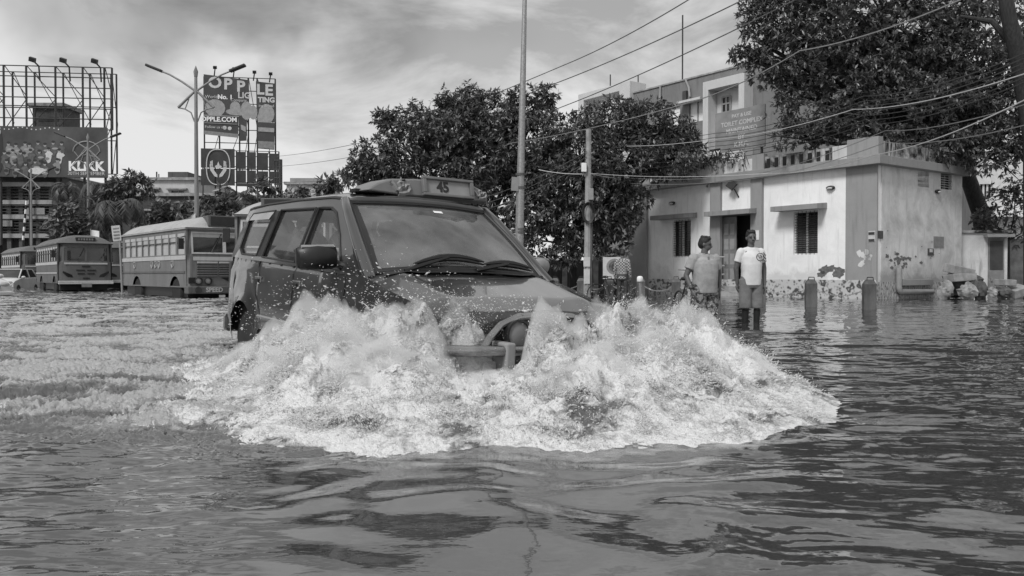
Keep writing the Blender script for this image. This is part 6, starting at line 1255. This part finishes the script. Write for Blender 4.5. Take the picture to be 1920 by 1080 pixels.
def person(label, loc, rz, shirt, shorts, head_yaw=0., head_tilt=0., arms=None, stout=1.0, H=1.0, long_trousers=False, sock=None, hairm=None, collar=False, beard=False, sit=False, scale=1.0, group=None):
    r = thing('person', label, 'person', loc, rz, group); r.scale = (scale,) * 3; w = stout
    J = dict(pel=(0, 0, .95), ch=(0, .0, 1.24), nb=(0, .015, 1.45)); sh = .168 * (1 + (w - 1) * .6)
    A = arms or {}
    def arm(s):
        S_ = Vector((s * sh, .01, 1.385)); E_ = Vector(A.get(s, {}).get('e', (s * (sh + .06), .03, 1.12))); W_ = Vector(A.get(s, {}).get('w', (s * (sh + .07), -.04, .87))); return S_, E_, W_
    b = MB()
    loft(b, [(.80, .0, .10 * w, .09 * w), (.86, 0, .15 * w, .112 * w), (.94, 0, .158 * w, .115 * w), (1.06, -.008, .146 * w, .108 * w), (1.18, -.006, .155 * w, .112 * w), (1.30, 0, .165 * w, .112 * w), (1.38, .008, .15 * w, .095), (1.43, .012, .10, .07)])
    for s in (-1, 1):
        S_, E_, W_ = arm(s); b.ball(S_, .062 * w); cap(b, S_, E_, .054 * w, .042); cap(b, E_, W_, .042, .028)
        d = (W_ - E_).normalized(); side = Vector((1, 0, 0)); fw = d.cross(side).normalized(); P0 = W_ + d * .01
        b.ball(P0 + d * .05, (.022, .042, .055), 10, 8, 0, d.to_track_quat('Z', 'Y').to_matrix())
        for k, (off, ln) in enumerate(((-.030, .062), (-.010, .074), (.011, .070), (.030, .054))):
            k0 = P0 + d * .085 + fw * off; k1 = k0 + d * ln * .55 + Vector((-s * .008, -.006, 0)); k2 = k1 + (d * .8 + Vector((-s * .5, -.25, 0))).normalized() * ln * .55; cap(b, k0, k1, .0085, .008, 8); cap(b, k1, k2, .008, .0065, 8)
        t0 = P0 + d * .03 - fw * .03 if True else P0; t1 = t0 - fw * .028 + d * .03 - Vector((s * .012, 0, 0)); cap(b, t0, t1, .011, .009, 8); cap(b, t1, t1 + d * .028 - Vector((s * .006, 0, 0)), .009, .007, 8)
        hp = Vector((s * .088 * w, 0, .93)); kn = Vector((s * .098, -.02, .50)); an_ = Vector((s * .10, .02, .09))
        if sit: kn = Vector((s * .12, -.42, .95)); an_ = Vector((s * .12, -.46, .54))
        cap(b, hp, kn, .082 * w, .052); cap(b, kn, an_, .050, .034); b.ball(kn + Vector((0, .03, -.13)), (.047, .047, .11)); cap(b, an_ + Vector((0, .02, -.05)), an_ + Vector((0, -.15, -.06)), .036, .028); 
    cap(b, (0, .015, 1.40), (0, .0, 1.52), .058 * min(w, 1.1), .054)
    hm = Matrix.Translation((0, .0, 1.50)) @ Matrix.Rotation(head_yaw, 4, 'Z') @ Matrix.Rotation(head_tilt, 4, 'X')
    def hp_(x, y, z): return hm @ Vector((x, y, z))
    hr_ = hm.to_3x3()
    b.ball(hp_(0, .005, .135), (.075, .092, .098), 16, 12, 0, hr_); b.ball(hp_(0, -.022, .075), (.058, .066, .072), 14, 10, 0, hr_); b.ball(hp_(0, -.05, .04), (.03, .03, .026), 10, 8, 0, hr_)
    cap(b, hp_(0, -.088, .118), hp_(0, -.104, .082), .010, .014, 8); b.ball(hp_(0, -.082, .052), (.026, .014, .010), 10, 6, 0, hr_)
    for s in (-1, 1): b.ball(hp_(s * .076, .012, .105), (.012, .02, .032), 8, 6, 0, hr_); b.ball(hp_(s * .034, -.074, .128), (.022, .014, .008), 8, 6, 0, hr_)
    body = fuse(b, 'body', M['skin'], r, .0075, 3)
    b = MB()
    for s in (-1, 1): b.ball(hp_(s * .03, -.083, .107), (.0125, .007, .0075), 10, 6, 0, hr_)
    b.build('eyes', M['print_k'], r, smooth=True)
    # hair
    b = MB(); b.ball(hp_(0, .016, .160), (.083, .095, .088), 14, 10, 0, hr_); b.ball(hp_(0, .05, .115), (.076, .07, .085), 14, 10, 0, hr_); b.ball(hp_(0, -.04, .205), (.066, .042, .03), 12, 8, 0, hr_)
    for k in range(14): a = 2 * pi * k / 14; b.ball(hp_(.05 * cos(a), .012 + .058 * sin(a), .212 + .007 * ((k * 7) % 3)), .024, 8, 6)
    for s in (-1, 1): b.ball(hp_(s * .071, .015, .15), (.012, .035, .04), 8, 6, 0, hr_)
    hair = fuse(b, 'hair', M['hair'], r, .008, 2)
    b = MB()
    for s in (-1, 1): cap(b, hp_(s * .016, -.088, .129), hp_(s * .05, -.077, .131), .005, .004, 6)
    if beard: b.ball(hp_(0, -.096, .068), (.024, .008, .005), 8, 6, 0, hr_)
    b.build('eyebrows', M['hair'], r)
    # shirt
    b = MB(); loft(b, [(.84, .0, .163 * w, .128 * w), (.87, 0, .166 * w, .130 * w), (.96, -.006, .163 * w, .130 * w), (1.06, -.014 * w, .160 * w, .130 * w), (1.18, -.012, .172 * w, .132 * w), (1.30, -.004, .172 * w, .126 * w), (1.36, .004, .155 * w, .11 * w), (1.41, .01, .11, .088), (1.45, .012, .085, .072)])
    for s in (-1, 1):
        S_, E_, W_ = arm(s); b.ball(S_, .068 * w); e2 = S_.lerp(E_, .62); b.tube([S_, S_.lerp(e2, .5), e2], [.072 * w, .068 * w, .066 * w], 14)
        if shirt[1] == 'long': cap(b, e2, E_, .06, .055); cap(b, E_, E_.lerp(W_, .9), .055, .042)
        cap(b, S_, (0, .01, 1.425), .052 * w, .062)
    b.ball((0, .012, 1.44), (.075, .07, .03)); sh_o = fuse(b, 'shirt', shirt[0], r, .009, 4)
    if collar:
        b = MB(); b.tube([(.074 * cos(a), .012 + .068 * sin(a), 1.468 - .022 * (1 - sin(a)) / 2) for a in [-pi / 2 + .35 + (2 * pi - .7) * i / 18 for i in range(19)]], .016, 8).tube([(.0, -.085, 1.44), (.004, -.118, 1.34), (.0, -.128, 1.28)], .008, 6); b.build('collar', shirt[0], sh_o, smooth=True)
        MB().box((0, -.122, 1.35), (.03, .012, .13), rot=Euler((-.1, 0, 0)).to_matrix()).build('placket', M['print_m'], sh_o, bevel=.004)
    # shorts or trousers
    b = MB(); loft(b, [(.80, 0, .15 * w, .11 * w), (.86, 0, .172 * w, .126 * w), (.97, 0, .168 * w, .126 * w), (1.0, 0, .16 * w, .12 * w)])
    for s in (-1, 1):
        hp = Vector((s * .09 * w, 0, .90)); kn = Vector((s * .102, -.02, .47)) if not sit else Vector((s * .12, -.42, .95))
        if long_trousers: cap(b, hp, kn, .094 * w, .07); cap(b, kn, (s * .102, .02, .1), .068, .055)
        else: b.tube([hp + Vector((0, 0, .04)), hp.lerp(kn, .5), kn], [.102 * w, .102 * w, .100 * w], 16)
    fuse(b, 'trousers' if long_trousers else 'shorts', shorts, r, .009, 4)
    if sock:
        b = MB()
        for s in (-1, 1): cap(b, (s * .098, -.015, .43), (s * .10, .02, .1), .057, .042)
        fuse(b, 'stockings', sock, r, .009, 3)
    return r
M['polo'] = mat('grey_polo', .3, .9, .12, 14, bump=.3, bscale=9); M['tee'] = mat('white_tee', .62, .9, .08, 8, bump=.3, bscale=8); M['khaki'] = mat('grey_shorts', .15, .9, .2, 9, bump=.4, bscale=10); M['camo'] = mat('patterned_shorts', .03, .9, .3, 22, v2=.22, lo=.45, hi=.55); M['sock'] = mat('dark_stockings', .012, .8, .2)
ck = bpy.data.materials.new('checked_shirt'); ck.use_nodes = True; t = ck.node_tree; p = t.nodes['Principled BSDF']; p.inputs['Roughness'].default_value = .9
tcx = N(t, 'ShaderNodeTexCoord'); w1_ = N(t, 'ShaderNodeTexChecker', Scale=22.); w1_.inputs['Color1'].default_value = (.02, .02, .02, 1); w1_.inputs['Color2'].default_value = (.45, .45, .45, 1); t.links.new(tcx.outputs['Object'], w1_.inputs['Vector']); t.links.new(w1_.outputs['Color'], p.inputs['Base Color'])
dP = 13.2
p2 = person('man in white printed t-shirt, pale knee shorts and dark stockings facing us in the flood', (gx(1408, dP), dP, -.22), radians(8), (M['tee'], 's'), M['khaki'], head_yaw=radians(-6), sock=M['sock'], beard=True, scale=.975, arms={1: dict(e=(.245, .05, 1.12), w=(.235, .0, .86)), -1: dict(e=(-.235, .05, 1.12), w=(-.21, .06, .87))})
b = MB()
Q = lambda x, z: (x, -.132 - .0 * z + .25 * x * x * 1.2, z)
b.tube([Q(.10 + .065 * cos(a), 1.30 + .06 * sin(a)) for a in [2 * pi * i / 22 for i in range(23)]], .006, 5, caps=False); b.tube([Q(.07, 1.32), Q(.09, 1.28), Q(.12, 1.31), Q(.13, 1.29), Q(.10, 1.335)], .005, 5)
for k in range(9): x = .188 + .02 * (k % 3); b.ball((x, -.048, 1.37 - .018 * k), (.012, .016, .008), 6, 4)
b.build('printed_badge', M['print_k'], p2)
dP1 = 12.4
p1 = person('stout man in grey polo shirt looking to his side, wading behind the splash', (gx(1321, dP1), dP1, -.30), radians(18), (M['polo'], 's'), M['camo'], head_yaw=radians(50), head_tilt=radians(6), stout=1.22, collar=True, beard=True, scale=.945, arms={-1: dict(e=(-.30, .05, 1.12), w=(-.26, -.06, .89)), 1: dict(e=(.29, .04, 1.12), w=(.27, .0, .88))})
MB().lathe([(.040, -.012), (.044, -.012), (.044, .012), (.040, .012)], 14, 0, Matrix.Translation((-.265, -.045, .92))).build('wristband', M['print_k'], p1)
p3 = person('person in a black and white checked shirt seen from behind beside the grey pier', (gx(1167, 25.5), 25.5, -.2), radians(160), (ck, 'long'), M['print_d'], head_tilt=radians(18), long_trousers=True, scale=1.0)
vm = Matrix.Translation(CT) @ Euler((CRO, CPI, CYAW)).to_matrix().to_4x4()
def seated(label, xl, yl, zl, mt, yaw=0., arms=None):
    pz = vm @ Vector((xl, yl, zl)); return person(label, pz, CYAW + pi / 2, (mt, 's'), M['print_d'], head_yaw=yaw, sit=True, scale=.93, arms=arms)
seated('driver in a pale shirt at the wheel of the van, seen through the windscreen', .02, -.38, -.02, M['tee'], 0, {-1: dict(e=(-.24, -.16, 1.14), w=(-.15, -.36, 1.22)), 1: dict(e=(.24, -.16, 1.14), w=(.15, -.36, 1.22))})
seated('front passenger in a grey shirt beside the driver of the van', .0, .38, -.04, M['polo'], .2)
seated('rear passenger leaning by the middle side window of the van', -.72, -.48, -.05, M['print_d'], -.5)
# ================================================================== bollards and chains on the kerb line
BP0, BD = Vector((gx(1630, 18.5), 18.5, 0)), Vector((-.5, .866, 0))
def bollard(pos, label):
    r = thing('bollard', label, 'bollard', pos, radians(-12), 'chained bollards along the kerb'); h = .66
    b = MB(); b.bb((-.13, -.13, -.4), (.13, .13, h - .1)); b.add([(x, y, z) for (x, y, z) in ((-.13, -.13, h - .1), (.13, -.13, h - .1), (.13, .13, h - .1), (-.13, .13, h - .1), (-.075, -.075, h), (.075, -.075, h), (.075, .075, h), (-.075, .075, h))], [(0, 1, 5, 4), (1, 2, 6, 5), (2, 3, 7, 6), (3, 0, 4, 7), (4, 5, 6, 7)])
    b.build('post', M['bollard'], r, bevel=.012); MB().tube([(-.07, -.08, h - .03), (-.06, -.08, h + .05), (.06, -.08, h + .05), (.07, -.08, h - .03)], .012, 6).build('handle', M['dark'], r); return r
M['bollard'] = mat('dark_bollard_paint', .05, .6, .5, 4, stretch=(1, 1, .4), v2=.12)
M['bollard2'] = mat('pale_bollard_paint', .3, .7, .3, 3, stretch=(1, 1, .4))
labs = ['dark chained bollard nearest the building corner, rightmost of the row', 'dark chained bollard between the rightmost one and the man in white', 'dark chained bollard half hidden behind the man in white', 'dark chained bollard hidden behind the stout man', 'dark chained bollard just left of the stout man', 'dark chained bollard below the grey pier, behind the leaning thin post', 'chained bollard in front of the person in checks', 'chained bollard below the concrete pole', 'farthest chained bollard behind the van bonnet']
pos = [BP0 + BD * 1.6 * i for i in range(9)]
r0 = bollard(pos[0], labs[0]); bl_ = [r0]
for i in range(1, 9):
    c = copy_tree(r0); c.location = pos[i]; c['label'] = labs[i]; bl_.append(c)
cl = ['chain hanging between the two rightmost bollards', 'chain hanging from the second bollard to the one behind the man in white', 'chain between the bollards behind the two men', 'chain running behind the stout man', 'chain left of the stout man under the barred window', 'chain running to the bollard by the leaning thin post', 'chain hanging in front of the person in checks', 'chain at the foot of the concrete pole']
def chain(a, c, label):
    r = MB(); n = 30
    for i in range(n):
        f0, f1 = i / n, (i + 1.25) / n; p = [a.lerp(c, f) + Vector((0, 0, .44 - .62 * f * (1 - f) * 1.0)) for f in (f0, f1)]; m = (p[0] + p[1]) / 2; d = (p[1] - p[0]); l = d.length / 2; dn = d.normalized(); sdv = Vector((-dn.y, dn.x, 0)).normalized() if i % 2 else UP
        r.tube([m + dn * l * cos(t_) + sdv * .017 * sin(t_) for t_ in [2 * pi * k / 8 for k in range(9)]], .006, 4, caps=False)
    return tag(r.build('chain', M['steel'] if 0 else M['grey']), label, 'chain', 'chains between the bollards')
for i in range(8): chain(pos[i] + BD * .1, pos[i + 1] - BD * .1, cl[i])
tp = thing('thin_post', 'leaning thin steel post with a bright cap rising out of the right-hand spray', 'post', (gx(1203.5, 13.2), 13.2, 0), 0)
MB().tube([(.02, 0, -.4), (-.03, 0, .70)], .028, 10).build('pole', M['steel'], tp, smooth=True); MB().lathe([(.045, .66), (.05, .67), (.05, .72), (.035, .745), (0, .75)], 14, 0, Matrix.Translation((-.03, 0, 0))).build('cap', M['white'], tp, smooth=True)
# bicycles
def bicycle(label, loc, rz):
    r = thing('bicycle', label, 'bicycle', loc, rz)
    for x in (-.52, .52):
        o = MB().tube([(x + .33 * cos(a), 0, .34 + .33 * sin(a)) for a in [2 * pi * i / 24 for i in range(25)]], .018, 6, caps=False).build('wheel', M['rubber'], r, smooth=True); b = MB()
        for k in range(9): a = 2 * pi * k / 9; b.tube([(x, 0, .34), (x + .32 * cos(a), 0, .34 + .32 * sin(a))], .003, 4)
        b.build('spokes', M['steel'], o)
    b = MB(); 
    for a, c in (((-.52, 0, .34), (-.05, 0, .32)), ((-.05, 0, .32), (-.2, 0, .85)), ((-.52, 0, .34), (-.17, 0, .8)), ((-.18, 0, .8), (.38, 0, .86)), ((-.05, 0, .32), (.40, 0, .78)), ((.52, 0, .34), (.36, 0, .98))): b.tube([a, c], .016, 6)
    b.build('frame', M['dark'], r, smooth=True); MB().ball((-.22, 0, .9), (.13, .07, .04), 10, 6).build('saddle', M['black'], r, smooth=True)
    MB().tube([(.24, -.28, 1.06), (.36, -.2, 1.05), (.38, 0, 1.0), (.36, .2, 1.05), (.24, .28, 1.06)], .014, 6).build('handlebar', M['steel'], r, smooth=True); return r
bicycle('old bicycle parked beside the ringed poster board, by the person in checks', (gx(1146, 26.5), 26.5, -.2), radians(20))
c = bicycle('bicycle behind the stout man with only its handlebar end showing at the left', (gx(1292, 14.8), 14.8, -.2), radians(-82))
# rubbish heap by the hut
dr_ = 26.5
M['sack'] = mat('pale_sack', .26, .85, .35, 5, bump=.6, bscale=10); M['sack_d'] = mat('dark_sack', .08, .8, .4, 5, bump=.6, bscale=10); M['carton'] = mat('carton', .26, .85, .25, 4, bump=.3, bscale=8)
def sack(label, u, v, ru, rv, mt, d=dr_, seed=0, cat='sack'):
    s_ = d / FPX; r0 = Vector((ru * s_, ru * s_ * .8, rv * s_)); c = at(u, v, d); n, k = 22, 14; q = random.Random(seed); ph = [q.uniform(0, 6) for _ in range(6)]; V = []
    b = MB().ball((0, 0, 0), 1, n, k); vv = []
    for p in b.v:
        x, y, z = p; f = 1 + .16 * sin(3 * x + ph[0]) * cos(2.5 * z + ph[1]) + .10 * sin(6 * y + ph[2] + 3 * x) + .07 * sin(11 * z + 5 * x + ph[3]) - .22 * abs(sin(4.5 * x + 3 * z + ph[4])) ** .6 + .10 * abs(sin(7 * y - 5 * z + ph[5])); vv.append((x * r0.x * f, y * r0.y * f, max(-1.0, z * 1.0) * r0.z * f))
    b.v = vv; o = b.build('rubbish_sack', M[mt], smooth=True, loc=c); return tag(o, label, cat, 'rubbish heaped by the hut')
sack('pale crumpled plastic sack at the left end of the rubbish heap', 1772, 545, 16, 20, 'sack', seed=1); sack('large dark bundle arched over the middle of the heap', 1800, 530, 34, 26, 'sack_d', dr_ + .5, 2); sack('pale plastic sack under the arched dark bundle', 1815, 547, 17, 16, 'sack', dr_ - .3, 3); sack('dark slumped sack right of the pale middle sack', 1838, 544, 14, 22, 'sack_d', dr_ - .1, 4); sack('small white plastic bag right of the dark slumped sack', 1861, 548, 10, 10, 'sack', dr_ - .2, 5); sack('dark sack at the right of the heap', 1880, 548, 16, 13, 'sack_d', dr_, 6)
for (u, v, w_, h_, rx, ry, l) in ((1798, 507, 46, 16, .15, .18, 'flattened carton lying on top of the rubbish heap'), (1800, 521, 50, 15, -.1, -.05, 'carton under the topmost flattened carton'), (1906, 546, 34, 16, .2, -.25, 'slumped carton at the right end of the rubbish heap'), (1885, 530, 24, 12, 0, .05, 'small pale crate by the hut door')):
    s_ = dr_ / FPX; o = MB().box((0, 0, 0), (w_ * s_, .5, h_ * s_)).build('carton', M['carton'], loc=at(u, v, dr_ + .2), bevel=.02); o.rotation_euler = (rx, ry, .2); tag(o, l, 'carton', 'rubbish heaped by the hut')
